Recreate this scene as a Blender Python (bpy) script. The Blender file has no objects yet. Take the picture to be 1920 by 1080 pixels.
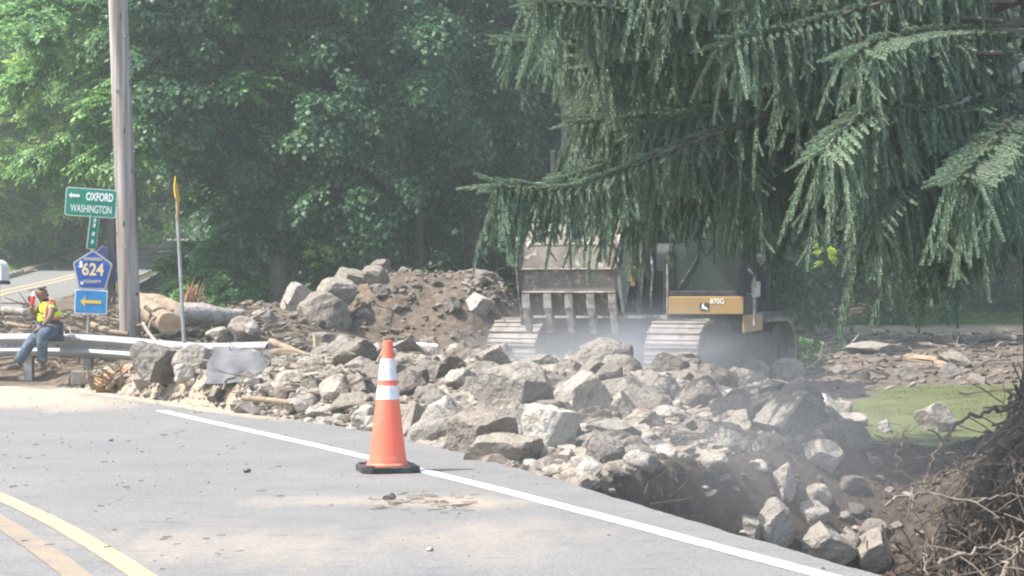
import bpy, bmesh, math, random
import numpy as np
from mathutils import Vector, Matrix, Euler
rad = math.radians
random.seed(7)
rng = np.random.default_rng(11)
SC = bpy.context.scene
COL = SC.collection

# ------------------------------------------------------------------ camera, sky, sun
F = 3400.0; CH = 1.25; HZ = 550.0
cam = bpy.data.cameras.new("camera"); camo = bpy.data.objects.new("camera", cam); COL.objects.link(camo)
cam.sensor_width = 36; cam.lens = 36 * F / 1920; cam.clip_start = 0.1; cam.clip_end = 900
camo.location = (0, 0, CH); camo.rotation_euler = (rad(90) + math.atan(10 / F), 0, 0)
SC.camera = camo
SUN_EL = rad(57); SUN_DIR = Vector((-0.87, -0.20, 0)).normalized() * math.cos(SUN_EL) + Vector((0, 0, math.sin(SUN_EL)))
W = bpy.data.worlds.new("World"); SC.world = W; W.use_nodes = True
nt = W.node_tree; nt.nodes.clear()
sky = nt.nodes.new('ShaderNodeTexSky'); sky.sky_type = 'NISHITA'; sky.sun_disc = False
sky.sun_elevation = SUN_EL; sky.sun_rotation = math.atan2(SUN_DIR.x, SUN_DIR.y)
sky.air_density = 1.0; sky.dust_density = 2.5
bg = nt.nodes.new('ShaderNodeBackground'); bg.inputs[1].default_value = 0.15
wo = nt.nodes.new('ShaderNodeOutputWorld'); nt.links.new(sky.outputs[0], bg.inputs[0]); nt.links.new(bg.outputs[0], wo.inputs[0])
sl = bpy.data.lights.new("sun", 'SUN'); sl.energy = 4.2; sl.angle = rad(0.5); sl.color = (1.0, 0.95, 0.87)
so = bpy.data.objects.new("sun", sl); COL.objects.link(so); so.rotation_euler = SUN_DIR.to_track_quat('Z', 'Y').to_euler()
so.location = (-20, 10, 40)
SC.view_settings.view_transform = 'Standard'; SC.view_settings.look = 'None'; SC.view_settings.exposure = 1.3; SC.view_settings.gamma = 1
SC.render.engine = 'CYCLES'
SC.cycles.max_bounces = 6; SC.cycles.diffuse_bounces = 3; SC.cycles.glossy_bounces = 2; SC.cycles.transmission_bounces = 4
SC.cycles.transparent_max_bounces = 8; SC.cycles.volume_bounces = 1; SC.cycles.filter_width = 2.1
SC.cycles.use_denoising = True

# ------------------------------------------------------------------ helpers
def P(px, py, Y): return Vector(((px - 960) / F * Y, Y, CH - (py - HZ) / F * Y))
def ss(x, a, b):
    t = np.clip((np.asarray(x, float) - a) / (b - a), 0, 1); return t * t * (3 - 2 * t)
def ip(x, xs, ys): return np.interp(x, xs, ys)
def tag(o, label=None, cat=None, group=None, kind=None):
    if label: o['label'] = label
    if cat: o['category'] = cat
    if group: o['group'] = group
    if kind: o['kind'] = kind
    return o
def empty(name, loc=(0, 0, 0), rz=0):
    o = bpy.data.objects.new(name, None); o.empty_display_size = .2; COL.objects.link(o); o.location = loc; o.rotation_euler = (0, 0, rz); return o
def mesh_obj(name, verts, faces, mat, parent=None, smooth=False, sharp=None):
    me = bpy.data.meshes.new(name); me.from_pydata([tuple(v) for v in verts], [], faces); me.update()
    me.materials.append(mat)
    if smooth:
        me.shade_smooth()
        if sharp: me.set_sharp_from_angle(angle=rad(sharp))
    o = bpy.data.objects.new(name, me); COL.objects.link(o)
    if parent: o.parent = parent
    return o
def np_mesh(name, V, faces, mat, parent=None, smooth=False, sharp=None):
    """faces: (M,k) int array, all the same k; or list of such arrays"""
    if isinstance(faces, np.ndarray): faces = [faces]
    me = bpy.data.meshes.new(name); V = np.ascontiguousarray(V, np.float32)
    me.vertices.add(len(V)); me.vertices.foreach_set('co', V.ravel())
    loops = np.concatenate([f.ravel() for f in faces]).astype(np.int32)
    tot = np.concatenate([np.full(len(f), f.shape[1]) for f in faces]).astype(np.int32)
    st = np.concatenate([[0], np.cumsum(tot)[:-1]]).astype(np.int32)
    me.loops.add(len(loops)); me.loops.foreach_set('vertex_index', loops)
    me.polygons.add(len(tot)); me.polygons.foreach_set('loop_start', st)
    me.update(calc_edges=True)
    me.polygons.foreach_set('use_smooth', np.full(len(tot), smooth)); 
    if smooth and sharp: me.set_sharp_from_angle(angle=rad(sharp))
    me.materials.append(mat); me.update()
    o = bpy.data.objects.new(name, me); COL.objects.link(o)
    if parent: o.parent = parent
    return o
def scatter(T, Fc, M, O):
    """template verts T(n,3), faces Fc(m,k), matrices M(N,3,3), offsets O(N,3) -> merged"""
    V = np.einsum('nij,vj->nvi', M, T) + O[:, None, :]
    n = len(T); F2 = (Fc[None] + (np.arange(len(M)) * n)[:, None, None]).reshape(-1, Fc.shape[1])
    return V.reshape(-1, 3), F2
def frames(d, roll=None):
    """rotation matrices whose local X looks along d"""
    d = d / np.linalg.norm(d, axis=1, keepdims=True)
    up = np.tile([0, 0, 1.0], (len(d), 1)); par = np.abs(d[:, 2]) > .97; up[par] = [1, 0, 0]
    y = np.cross(up, d); y /= np.linalg.norm(y, axis=1, keepdims=True); z = np.cross(d, y)
    if roll is not None:
        c, s = np.cos(roll)[:, None], np.sin(roll)[:, None]; y, z = y * c + z * s, z * c - y * s
    return np.stack([d, y, z], axis=2)
class MB:
    def __init__(s): s.v = []; s.f = []
    def add(s, vs, fs, M=None):
        b = len(s.v); s.v += [(M @ Vector(v)) if M else Vector(v) for v in vs]; s.f += [[b + i for i in f] for f in fs]; return s
    def box(s, x0, x1, y0, y1, z0, z1, M=None):
        return s.add([(x0,y0,z0),(x1,y0,z0),(x1,y1,z0),(x0,y1,z0),(x0,y0,z1),(x1,y0,z1),(x1,y1,z1),(x0,y1,z1)],
                     [(0,3,2,1),(4,5,6,7),(0,1,5,4),(1,2,6,5),(2,3,7,6),(3,0,4,7)], M)
    def prism(s, poly, a, b, axis='x', M=None):
        """poly in the two other axes, extruded a..b along axis"""
        n = len(poly)
        def mk(u, v, w): return {'x': (w, u, v), 'y': (u, w, v), 'z': (u, v, w)}[axis]
        vs = [mk(u, v, a) for u, v in poly] + [mk(u, v, b) for u, v in poly]
        fs = [list(range(n))[::-1], list(range(n, 2 * n))] + [(i, (i + 1) % n, n + (i + 1) % n, n + i) for i in range(n)]
        return s.add(vs, fs, M)
    def tube(s, pts, r, seg=8, cap=True, jit=0):
        pts = [Vector(p) for p in pts]; n = len(pts); rs = r if hasattr(r, '__len__') else [r] * n
        b = len(s.v); ref = None
        for i, p in enumerate(pts):
            t = (pts[min(i + 1, n - 1)] - pts[max(i - 1, 0)]).normalized()
            if ref is None: ref = t.orthogonal().normalized()
            ref = (ref - t * ref.dot(t)).normalized(); q = t.cross(ref)
            for k in range(seg):
                a = 2 * math.pi * k / seg; rr = rs[i] * (1 + (random.uniform(-jit, jit) if jit else 0))
                s.v.append(p + (ref * math.cos(a) + q * math.sin(a)) * rr)
        for i in range(n - 1):
            for k in range(seg):
                a, c = b + i * seg + k, b + i * seg + (k + 1) % seg; s.f.append([a, c, c + seg, a + seg])
        if cap: s.f.append([b + k for k in range(seg)][::-1]); s.f.append([b + (n - 1) * seg + k for k in range(seg)])
        return s
    def build(s, name, mat, parent=None, smooth=False, sharp=35, bevel=0):
        o = mesh_obj(name, s.v, s.f, mat, parent, smooth, sharp)
        if bevel:
            m = o.modifiers.new('bevel', 'BEVEL'); m.width = bevel; m.segments = 2; m.limit_method = 'ANGLE'; m.angle_limit = rad(35)
        return o
def text_part(txt, size, mat, parent, M, depth=.002, bold=0.0, name='lettering', sx=1.0, width=None):
    cu = bpy.data.curves.new(name, 'FONT'); cu.body = txt; cu.size = size; cu.extrude = depth; cu.offset = bold; cu.align_x = 'CENTER'; cu.align_y = 'CENTER'
    tmp = bpy.data.objects.new('tmp', cu); COL.objects.link(tmp)
    dg = bpy.context.evaluated_depsgraph_get(); dg.update()
    me = bpy.data.meshes.new_from_object(tmp.evaluated_get(dg)); bpy.data.objects.remove(tmp)
    xs_ = [v.co.x for v in me.vertices]; sx = width / (max(xs_) - min(xs_)) if width else sx
    me.name = name; me.materials.clear(); me.materials.append(mat); me.transform(M @ Matrix.Diagonal((sx, 1, 1, 1)))
    o = bpy.data.objects.new(name, me); COL.objects.link(o); o.parent = parent; return o

# ------------------------------------------------------------------ materials
def mat(name, col, rough=.8, metal=0, noise=None, bump=None, spec=.3, obj_random=0, coords='Object', detail=5):
    """col: rgb; noise: list of (scale, rgb, lo, hi) layers mixed over; bump: (scale, strength, distance)"""
    m = bpy.data.materials.new(name); m.use_nodes = True; t = m.node_tree; N = t.nodes; L = t.links
    b = N['Principled BSDF']; b.inputs['Roughness'].default_value = rough; b.inputs['Metallic'].default_value = metal
    b.inputs['Specular IOR Level'].default_value = spec
    tc = N.new('ShaderNodeTexCoord'); out = None
    rgb = N.new('ShaderNodeRGB'); rgb.outputs[0].default_value = (*col, 1); out = rgb.outputs[0]
    vec = tc.outputs[coords]
    if obj_random:
        oi = N.new('ShaderNodeObjectInfo'); ad = N.new('ShaderNodeVectorMath'); ad.operation = 'MULTIPLY_ADD'
        cmb = N.new('ShaderNodeCombineXYZ')
        for i in range(3): L.new(oi.outputs['Random'], cmb.inputs[i])
        L.new(cmb.outputs[0], ad.inputs[0]); ad.inputs[1].default_value = (37, 51, 23); L.new(vec, ad.inputs[2]); vec = ad.outputs[0]
    for (sc, c2, lo, hi) in (noise or []):
        nz = N.new('ShaderNodeTexNoise'); nz.inputs['Scale'].default_value = sc; nz.inputs['Detail'].default_value = detail; nz.inputs['Roughness'].default_value = .62
        L.new(vec, nz.inputs['Vector'])
        mr = N.new('ShaderNodeMapRange'); mr.inputs[1].default_value = lo; mr.inputs[2].default_value = hi; L.new(nz.outputs[0], mr.inputs[0])
        mx = N.new('ShaderNodeMix'); mx.data_type = 'RGBA'; L.new(mr.outputs[0], mx.inputs[0]); L.new(out, mx.inputs[6]); mx.inputs[7].default_value = (*c2, 1); out = mx.outputs[2]
    if obj_random:
        hs = N.new('ShaderNodeHueSaturation'); mr = N.new('ShaderNodeMapRange'); mr.inputs[3].default_value = 1 - obj_random; mr.inputs[4].default_value = 1 + obj_random
        L.new(oi.outputs['Random'], mr.inputs[0]); L.new(mr.outputs[0], hs.inputs['Value']); L.new(out, hs.inputs['Color']); out = hs.outputs[0]
    L.new(out, b.inputs['Base Color'])
    if bump:
        prev = None
        for (sc, st, di) in (bump if isinstance(bump, list) else [bump]):
            nz = N.new('ShaderNodeTexNoise'); nz.inputs['Scale'].default_value = sc; nz.inputs['Detail'].default_value = 6; L.new(vec, nz.inputs['Vector'])
            bp = N.new('ShaderNodeBump'); bp.inputs['Strength'].default_value = st; bp.inputs['Distance'].default_value = di
            L.new(nz.outputs[0], bp.inputs['Height'])
            if prev: L.new(prev, bp.inputs['Normal'])
            prev = bp.outputs[0]
        L.new(prev, b.inputs['Normal'])
    return m
def leaf_mat(name, c1, c2, trans=.35, rough=.5, third=None, spec=.35):
    m = bpy.data.materials.new(name); m.use_nodes = True; t = m.node_tree; N = t.nodes; L = t.links
    b = N['Principled BSDF']; b.inputs['Roughness'].default_value = rough; b.inputs['Specular IOR Level'].default_value = spec
    g = N.new('ShaderNodeNewGeometry'); tc = N.new('ShaderNodeTexCoord')
    nz = N.new('ShaderNodeTexNoise'); nz.inputs['Scale'].default_value = .5; nz.inputs['Detail'].default_value = 3; L.new(tc.outputs['Object'], nz.inputs['Vector'])
    ma = N.new('ShaderNodeMath'); ma.operation = 'ADD'; L.new(g.outputs['Random Per Island'], ma.inputs[0]); L.new(nz.outputs[0], ma.inputs[1])
    r = N.new('ShaderNodeMapRange'); r.inputs[1].default_value = .35; r.inputs[2].default_value = 1.25; L.new(ma.outputs[0], r.inputs[0])
    cr = N.new('ShaderNodeValToRGB'); cr.color_ramp.elements[0].color = (*c1, 1); cr.color_ramp.elements[1].color = (*c2, 1)
    if third: e = cr.color_ramp.elements.new(.97); e.color = (*c2, 1); cr.color_ramp.elements[-1].color = (*third, 1)
    L.new(r.outputs[0], cr.inputs[0]); L.new(cr.outputs[0], b.inputs['Base Color'])
    tr = N.new('ShaderNodeBsdfTranslucent'); hs = N.new('ShaderNodeHueSaturation'); hs.inputs['Hue'].default_value = .485; hs.inputs['Value'].default_value = 1.5
    L.new(cr.outputs[0], hs.inputs['Color']); L.new(hs.outputs[0], tr.inputs[0])
    mx = N.new('ShaderNodeMixShader'); mx.inputs[0].default_value = trans; L.new(b.outputs[0], mx.inputs[1]); L.new(tr.outputs[0], mx.inputs[2])
    L.new(mx.outputs[0], N['Material Output'].inputs[0]); return m

M_ = {}
RB = [(6, .8, .09), (22, .8, .03), (70, .7, .01)]
M_['rock_grey'] = mat('rock_grey', (.245, .222, .195), .95, noise=[(2.2, (.285, .26, .228), .42, .62), (9, (.14, .122, .102), .5, .7), (24, (.36, .335, .30), .56, .68), (55, (.10, .085, .07), .56, .68)], bump=RB, obj_random=.09)
M_['rock_tan'] = mat('rock_tan', (.275, .243, .205), .95, noise=[(2.0, (.31, .28, .24), .42, .62), (8, (.17, .14, .11), .5, .68), (26, (.38, .34, .29), .57, .70), (60, (.13, .105, .08), .56, .68)], bump=RB, obj_random=.09)
M_['rock_brown'] = mat('rock_brown', (.215, .185, .157), .95, noise=[(2.4, (.25, .22, .19), .42, .62), (8, (.13, .105, .085), .5, .7), (22, (.30, .26, .22), .58, .70), (55, (.09, .07, .055), .56, .68)], bump=RB, obj_random=.09)
M_['rock_pale'] = mat('rock_pale', (.35, .325, .29), .95, noise=[(3, (.38, .355, .32), .45, .6), (9, (.22, .18, .14), .52, .66), (30, (.55, .53, .5), .58, .70), (60, (.17, .14, .11), .57, .68)], bump=RB, obj_random=.1)
M_['rock_dark'] = mat('rock_dark', (.18, .162, .143), .95, noise=[(2.6, (.215, .195, .172), .42, .6), (10, (.07, .06, .05), .5, .7), (26, (.26, .24, .22), .58, .70), (60, (.07, .06, .05), .55, .68)], bump=RB, obj_random=.12)
M_['bark'] = mat('bark', (.10, .08, .065), .95, noise=[(6, (.17, .145, .12), .4, .6)], bump=(30, .8, .02))
M_['bark_green'] = mat('bark_green', (.17, .19, .14), .95, noise=[(5, (.26, .27, .22), .45, .6)], bump=(25, .6, .02))
M_['wood_log'] = mat('wood_log', (.26, .20, .14), .9, noise=[(3, (.17, .125, .085), .45, .65), (14, (.36, .29, .205), .55, .7)], bump=(20, .5, .02), obj_random=.15)
M_['wood_grey'] = mat('wood_grey', (.24, .215, .19), .9, noise=[(4, (.34, .31, .28), .45, .6), (12, (.13, .11, .09), .52, .7)], bump=(20, .6, .02), obj_random=.15)
M_['wood_cut'] = mat('wood_cut', (.42, .30, .19), .8, noise=[(8, (.33, .22, .13), .45, .65)], bump=(60, .2, .004))
M_['wood_orange'] = mat('wood_orange', (.42, .21, .11), .8, noise=[(6, (.26, .12, .06), .45, .6), (14, (.6, .4, .25), .58, .7)], bump=(25, .6, .02))
M_['birch'] = mat('birch', (.62, .60, .57), .7, noise=[(9, (.2, .18, .16), .56, .64)], bump=(30, .4, .01))
M_['root'] = mat('root', (.095, .068, .052), .95, noise=[(7, (.16, .12, .09), .5, .65)], bump=(40, .5, .01), obj_random=.1)
M_['root_pale'] = mat('root_pale', (.18, .15, .12), .9, noise=[(9, (.24, .19, .15), .5, .65)], bump=(40, .5, .01))
M_['twig'] = mat('twig', (.25, .205, .16), .9, noise=[(3, (.14, .11, .085), .4, .6), (5, (.42, .36, .28), .58, .7)])
M_['galv'] = mat('galv', (.26, .265, .27), .6, .25, noise=[(3, (.30, .30, .30), .45, .65), (11, (.30, .26, .22), .60, .72)], bump=(8, .15, .02))
M_['post_metal'] = mat('post_metal', (.33, .34, .35), .55, .4, noise=[(5, (.23, .22, .21), .45, .65)])
M_['post_dark'] = mat('post_dark', (.05, .05, .055), .6, .2)
M_['post_wood'] = mat('post_wood', (.20, .185, .165), .9, noise=[(5, (.12, .10, .085), .45, .65)], bump=(25, .5, .01))
M_['lampblack'] = mat('rubber', (.035, .035, .037), .75, noise=[(12, (.10, .095, .09), .52, .7)])
M_['cone'] = mat('cone_plastic', (.86, .15, .085), .45, noise=[(5, (.74, .22, .14), .5, .7)], spec=.5)
M_['cone_white'] = mat('cone_collar', (.70, .68, .72), .35, noise=[(18, (.58, .57, .60), .45, .65)], spec=.6)
M_['steel_mud'] = mat('muddy_steel', (.155, .135, .115), .8, .1, noise=[(2.5, (.22, .195, .165), .45, .6), (9, (.36, .33, .29), .57, .66), (30, (.09, .08, .07), .55, .7)], bump=[(12, .5, .02), (50, .4, .005)])
M_['steel_pale'] = mat('worn_steel', (.40, .38, .35), .6, .2, noise=[(7, (.22, .19, .165), .45, .6)], bump=(20, .4, .01))
M_['track'] = mat('track_steel', (.22, .20, .18), .7, .2, noise=[(5, (.14, .12, .10), .45, .6), (22, (.32, .30, .27), .57, .7)], bump=(25, .4, .01))
M_['machine_dark'] = mat('machine_dark', (.035, .035, .038), .7, noise=[(6, (.085, .078, .07), .5, .7)], bump=(20, .2, .01))
M_['machine_yellow'] = mat('machine_yellow', (.36, .22, .075), .6, noise=[(3, (.29, .20, .105), .45, .7), (20, (.30, .22, .13), .58, .72)], spec=.4)
M_['chrome'] = mat('chrome_rod', (.6, .6, .62), .25, .9)
M_['hose'] = mat('hose', (.06, .06, .06), .5, noise=[(10, (.3, .28, .25), .56, .66)])
M_['white_paint'] = mat('white_marks', (.78, .78, .76), .6)
M_['logo_dark'] = mat('logo_dark', (.05, .055, .04), .5)
M_['sign_green'] = mat('sign_green', (.012, .22, .155), .45, noise=[(6, (.03, .27, .20), .5, .7)])
M_['sign_blue'] = mat('sign_blue', (.022, .085, .36), .45, noise=[(7, (.03, .13, .42), .45, .65), (14, (.3, .3, .38), .66, .72)])
M_['sign_sky'] = mat('sign_light_blue', (.02, .20, .48), .45, noise=[(7, (.04, .25, .52), .45, .65)])
M_['sign_purple'] = mat('sign_faded', (.11, .11, .30), .6, noise=[(12, (.22, .2, .33), .5, .65)])
M_['sign_yellow'] = mat('sign_yellow', (.72, .40, .03), .5)
M_['sign_back'] = mat('sign_back', (.42, .44, .45), .5, .5)
M_['numeral'] = mat('sign_numeral', (.78, .62, .34), .5)
M_['lettering'] = mat('sign_letters', (.82, .84, .82), .5)
M_['arrow'] = mat('sign_arrow', (.75, .48, .06), .5)
M_['skin'] = mat('skin', (.17, .095, .065), .6, spec=.4)
M_['vest'] = mat('vest_fabric', (.62, .86, .05), .8, bump=(14, .5, .02))
M_['vest_orange'] = mat('vest_orange', (.85, .24, .09), .8)
M_['vest_silver'] = mat('vest_silver', (.6, .6, .58), .5)
M_['denim'] = mat('denim', (.06, .085, .125), .9, noise=[(8, (.12, .15, .19), .48, .62), (5, (.2, .17, .14), .6, .7)], bump=(14, .6, .02))
M_['boot'] = mat('boot', (.06, .055, .05), .8, noise=[(8, (.16, .13, .1), .5, .65)])
M_['cap'] = mat('cap_fabric', (.13, .12, .115), .9, noise=[(10, (.3, .29, .28), .56, .62)])
M_['hair'] = mat('hair', (.03, .025, .02), .8)
M_['shirt'] = mat('shirt', (.19, .17, .13), .9)
M_['red'] = mat('red_plastic', (.66, .05, .035), .4)
M_['slab'] = mat('concrete_slab', (.30, .30, .30), .9, noise=[(3, (.22, .215, .21), .45, .6), (12, (.37, .37, .36), .55, .7)], bump=[(5, .3, .04), (40, .25, .005)])
M_['fabric_grey'] = mat('grey_sheeting', (.12, .122, .127), .9, spec=.1, noise=[(2.5, (.155, .155, .16), .45, .62), (14, (.09, .088, .085), .55, .7)], bump=(4, .4, .04))

# pole timber: grain streaked along the height
def pole_mat():
    m = mat('weathered_timber', (.27, .245, .225), .9); t = m.node_tree; N = t.nodes; L = t.links; b = N['Principled BSDF']
    tc = N.new('ShaderNodeTexCoord'); mp = N.new('ShaderNodeMapping'); mp.inputs['Scale'].default_value = (16, 16, .55); L.new(tc.outputs['Object'], mp.inputs[0])
    nz = N.new('ShaderNodeTexNoise'); nz.inputs['Scale'].default_value = 1.0; nz.inputs['Detail'].default_value = 7; L.new(mp.outputs[0], nz.inputs[0])
    cr = N.new('ShaderNodeValToRGB'); e = cr.color_ramp.elements; e[0].position = .34; e[0].color = (.15, .125, .108, 1); e[1].position = .66; e[1].color = (.40, .375, .355, 1)
    n2 = N.new('ShaderNodeTexNoise'); n2.inputs['Scale'].default_value = 7; n2.inputs['Detail'].default_value = 2; L.new(tc.outputs['Object'], n2.inputs[0])
    mr = N.new('ShaderNodeMapRange'); mr.inputs[1].default_value = .66; mr.inputs[2].default_value = .72; L.new(n2.outputs[0], mr.inputs[0])
    mx = N.new('ShaderNodeMix'); mx.data_type = 'RGBA'; mx.inputs[7].default_value = (.09, .075, .065, 1); L.new(mr.outputs[0], mx.inputs[0]); L.new(nz.outputs[0], cr.inputs[0]); L.new(cr.outputs[0], mx.inputs[6])
    L.new(mx.outputs[2], b.inputs['Base Color']); bp = N.new('ShaderNodeBump'); bp.inputs['Strength'].default_value = .5; bp.inputs['Distance'].default_value = .01
    L.new(nz.outputs[0], bp.inputs['Height']); L.new(bp.outputs[0], b.inputs['Normal']); return m
M_['pole'] = pole_mat()

# ------------------------------------------------------------------ terrain
EY = [-30, 0, 4, 8, 9.24, 11.6, 13.6, 15.6, 17.0, 18.9, 21.5, 24.3, 27, 34]
EX = [16, 4.6, 3.05, 1.63, 1.2, .48, -.18, -.92, -1.6, -2.75, -4.3, -6.0, -8.2, -14]
def road_edge(Y): return ip(Y, EY, EX)
BR_L = ([40, 48, 68, 106, 160], [-12.9, -13.5, -16.5, -22, -34])    # far road: far edge
BR_R = ([34, 40, 52, 68, 106, 160], [-9.2, -9.6, -10.6, -12.6, -18.4, -30])
def zfar(Y): return ip(Y, [-50, 20, 24, 28, 32, 36, 40, 300], [0, 0, .12, .33, .62, .95, 1.25, 12.95])
_K = [(rng.normal(size=2) * f, rng.uniform(0, 6.28), a) for f, a in [(.35, .5), (.5, .4), (.9, .3), (1.4, .22), (2.2, .16), (3.1, .12), (4.7, .08), (7, .06), (10, .045), (14, .03)]]
def nz2(X, Y, f=1.0, amp=1.0):
    s = 0
    for k, p, a in _K: s = s + a * np.sin(f * (k[0] * X + k[1] * Y) + p)
    return s * amp
def H(X, Y):
    X = np.asarray(X, float); Y = np.asarray(Y, float)
    d = X - road_edge(Y); off = ss(d, 0.0, .35)
    field = ip(Y, [0, 15, 18, 20, 28, 40, 60, 100, 300], [-.05, -.12, -.28, -.36, -.36, -.15, .30, .9, 6])
    left = zfar(Y)
    wl = 1 - ss(X - ip(Y, [20, 34, 60, 100], [-3.0, -5.5, -10.5, -17]), -1.5, 3.0)
    z = field * (1 - wl) + left * wl
    # hillside beyond the far road
    xl = ip(Y, *BR_L); z = z + np.clip(xl - 2.2 - X, 0, 60) * .42 * ss(Y, 36, 44)
    z = z + np.clip(Y - 62, 0, 200) * .10 * ss(X, -12, -2)
    # rubble ridge behind the road edge, running left to right
    yc = ip(X, [-5, -2, 1, 3.5], [22.5, 21, 20, 19.5]); hr = ip(X, [-6, -4, -1.5, 0, 1.5, 2.4, 3.1, 3.8], [.0, .30, .75, .74, .70, .60, .25, 0])
    wid = np.where(Y < yc, ip(X, [-4, 0, 3], [2.6, 4.2, 3.0]), 3.0)
    z = z + hr * np.exp(-((Y - yc) / wid) ** 2)
    # dirt mound beneath the trees
    def bump(cx, cy, rx, ry, h, p=2): return h * np.exp(-(((X - cx) / rx) ** 2 + ((Y - cy) / ry) ** 2) ** (p / 2))
    z = z + bump(-1.35, 33.3, 1.85, 2.8, 1.66, 5) + bump(-3.6, 31.0, 1.7, 2.2, .85, 3) + bump(-.35, 30, 1.1, 3.2, .45)
    z = z + bump(-6.2, 27.8, 3.5, 1.6, .34) + bump(-8.5, 29, 3, 2, .2) + bump(-4.3, 27.0, 1.4, 1.6, .32)
    # washed-out hole beside the road
    Yb = ip(X, [.2, .5, 1.0, 1.6, 2.5, 3.3, 5, 7], [11.3, 12.2, 13.3, 14.2, 15.3, 16.0, 16.4, 16.6])
    wb = ip(X, [.3, 1.2, 2.0, 3.0], [.22, .4, 1.3, 2.1])
    D = ip(X, [.1, .5, 1.0, 1.6, 2.5, 3.0, 3.7, 4.4, 6, 9], [0, .5, 1.1, 1.45, 1.35, 1.2, 1.05, .95, .8, .4])
    hole = ss((Yb - Y) / wb, 0, 1)
    z = z - hole * off * D
    # root bank under the spruce
    z = z + bump(5.1, 15.9, .95, 1.0, .42, 2.5) + (bump(4.45, 14.2, 1.15, 1.15, .98, 3) + nz2(X, Y, 5, .05) * bump(4.3, 13.5, 1.5, 2, 1)) * ss(X, 2.5, 3.2)
    rough = nz2(X, Y, 1.6, .035) + (nz2(X, Y, 1.5, .15) + nz2(X + 7, Y, 3.4, .07)) * np.exp(-(((X + 2) / 3.6) ** 4 + ((Y - 31.5) / 4) ** 4))
    z = z * off + (-.06) * (1 - off) * (1 - wl * ss(Y, 23, 27)) + (1 - off) * z * wl * ss(Y, 23, 27)
    inroad = (X < ip(Y, *BR_R)) & (X > xl) & (Y > 36)
    z = z + rough * np.where(inroad, 0, np.maximum(off, .12)) * ip(np.abs(Y), [0, 60, 120], [1, 1, 4])
    z = np.where(inroad, zfar(Y) - .08, z)
    return z
def Hs(x, y): return float(H(x, y))
def hit(px, py, y0=5.0, y1=140.0):
    """where the line of sight of a photograph point meets the terrain"""
    Ys = np.exp(np.linspace(math.log(y0), math.log(y1), 1600)); Xs = (px - 960) / F * Ys; Zs = CH - (py - HZ) / F * Ys
    b = np.nonzero(Zs <= H(Xs, Ys))[0]
    i = b[0] if len(b) else len(Ys) - 1
    return Vector((Xs[i], Ys[i], float(H(Xs[i], Ys[i]))))
def grid_lines(a, b, step, lo, hi, n):
    m = np.arange(a, b + 1e-6, step); l = a - (np.geomspace(step, a - lo + step, n)[::-1] - step)[:-1]; r = b + (np.geomspace(step, hi - b + step, n) - step)[1:]
    return np.concatenate([l, m, r])
gx = grid_lines(-13, 9, .09, -170, 170, 60); gy = grid_lines(5, 38, .09, -60, 240, 70)
GX, GY = np.meshgrid(gx, gy); GZ = H(GX, GY)
n, m = len(gx), len(gy); idx = np.arange(n * m).reshape(m, n)
gf = np.stack([idx[:-1, :-1], idx[:-1, 1:], idx[1:, 1:], idx[1:, :-1]], -1).reshape(-1, 4)
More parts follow.
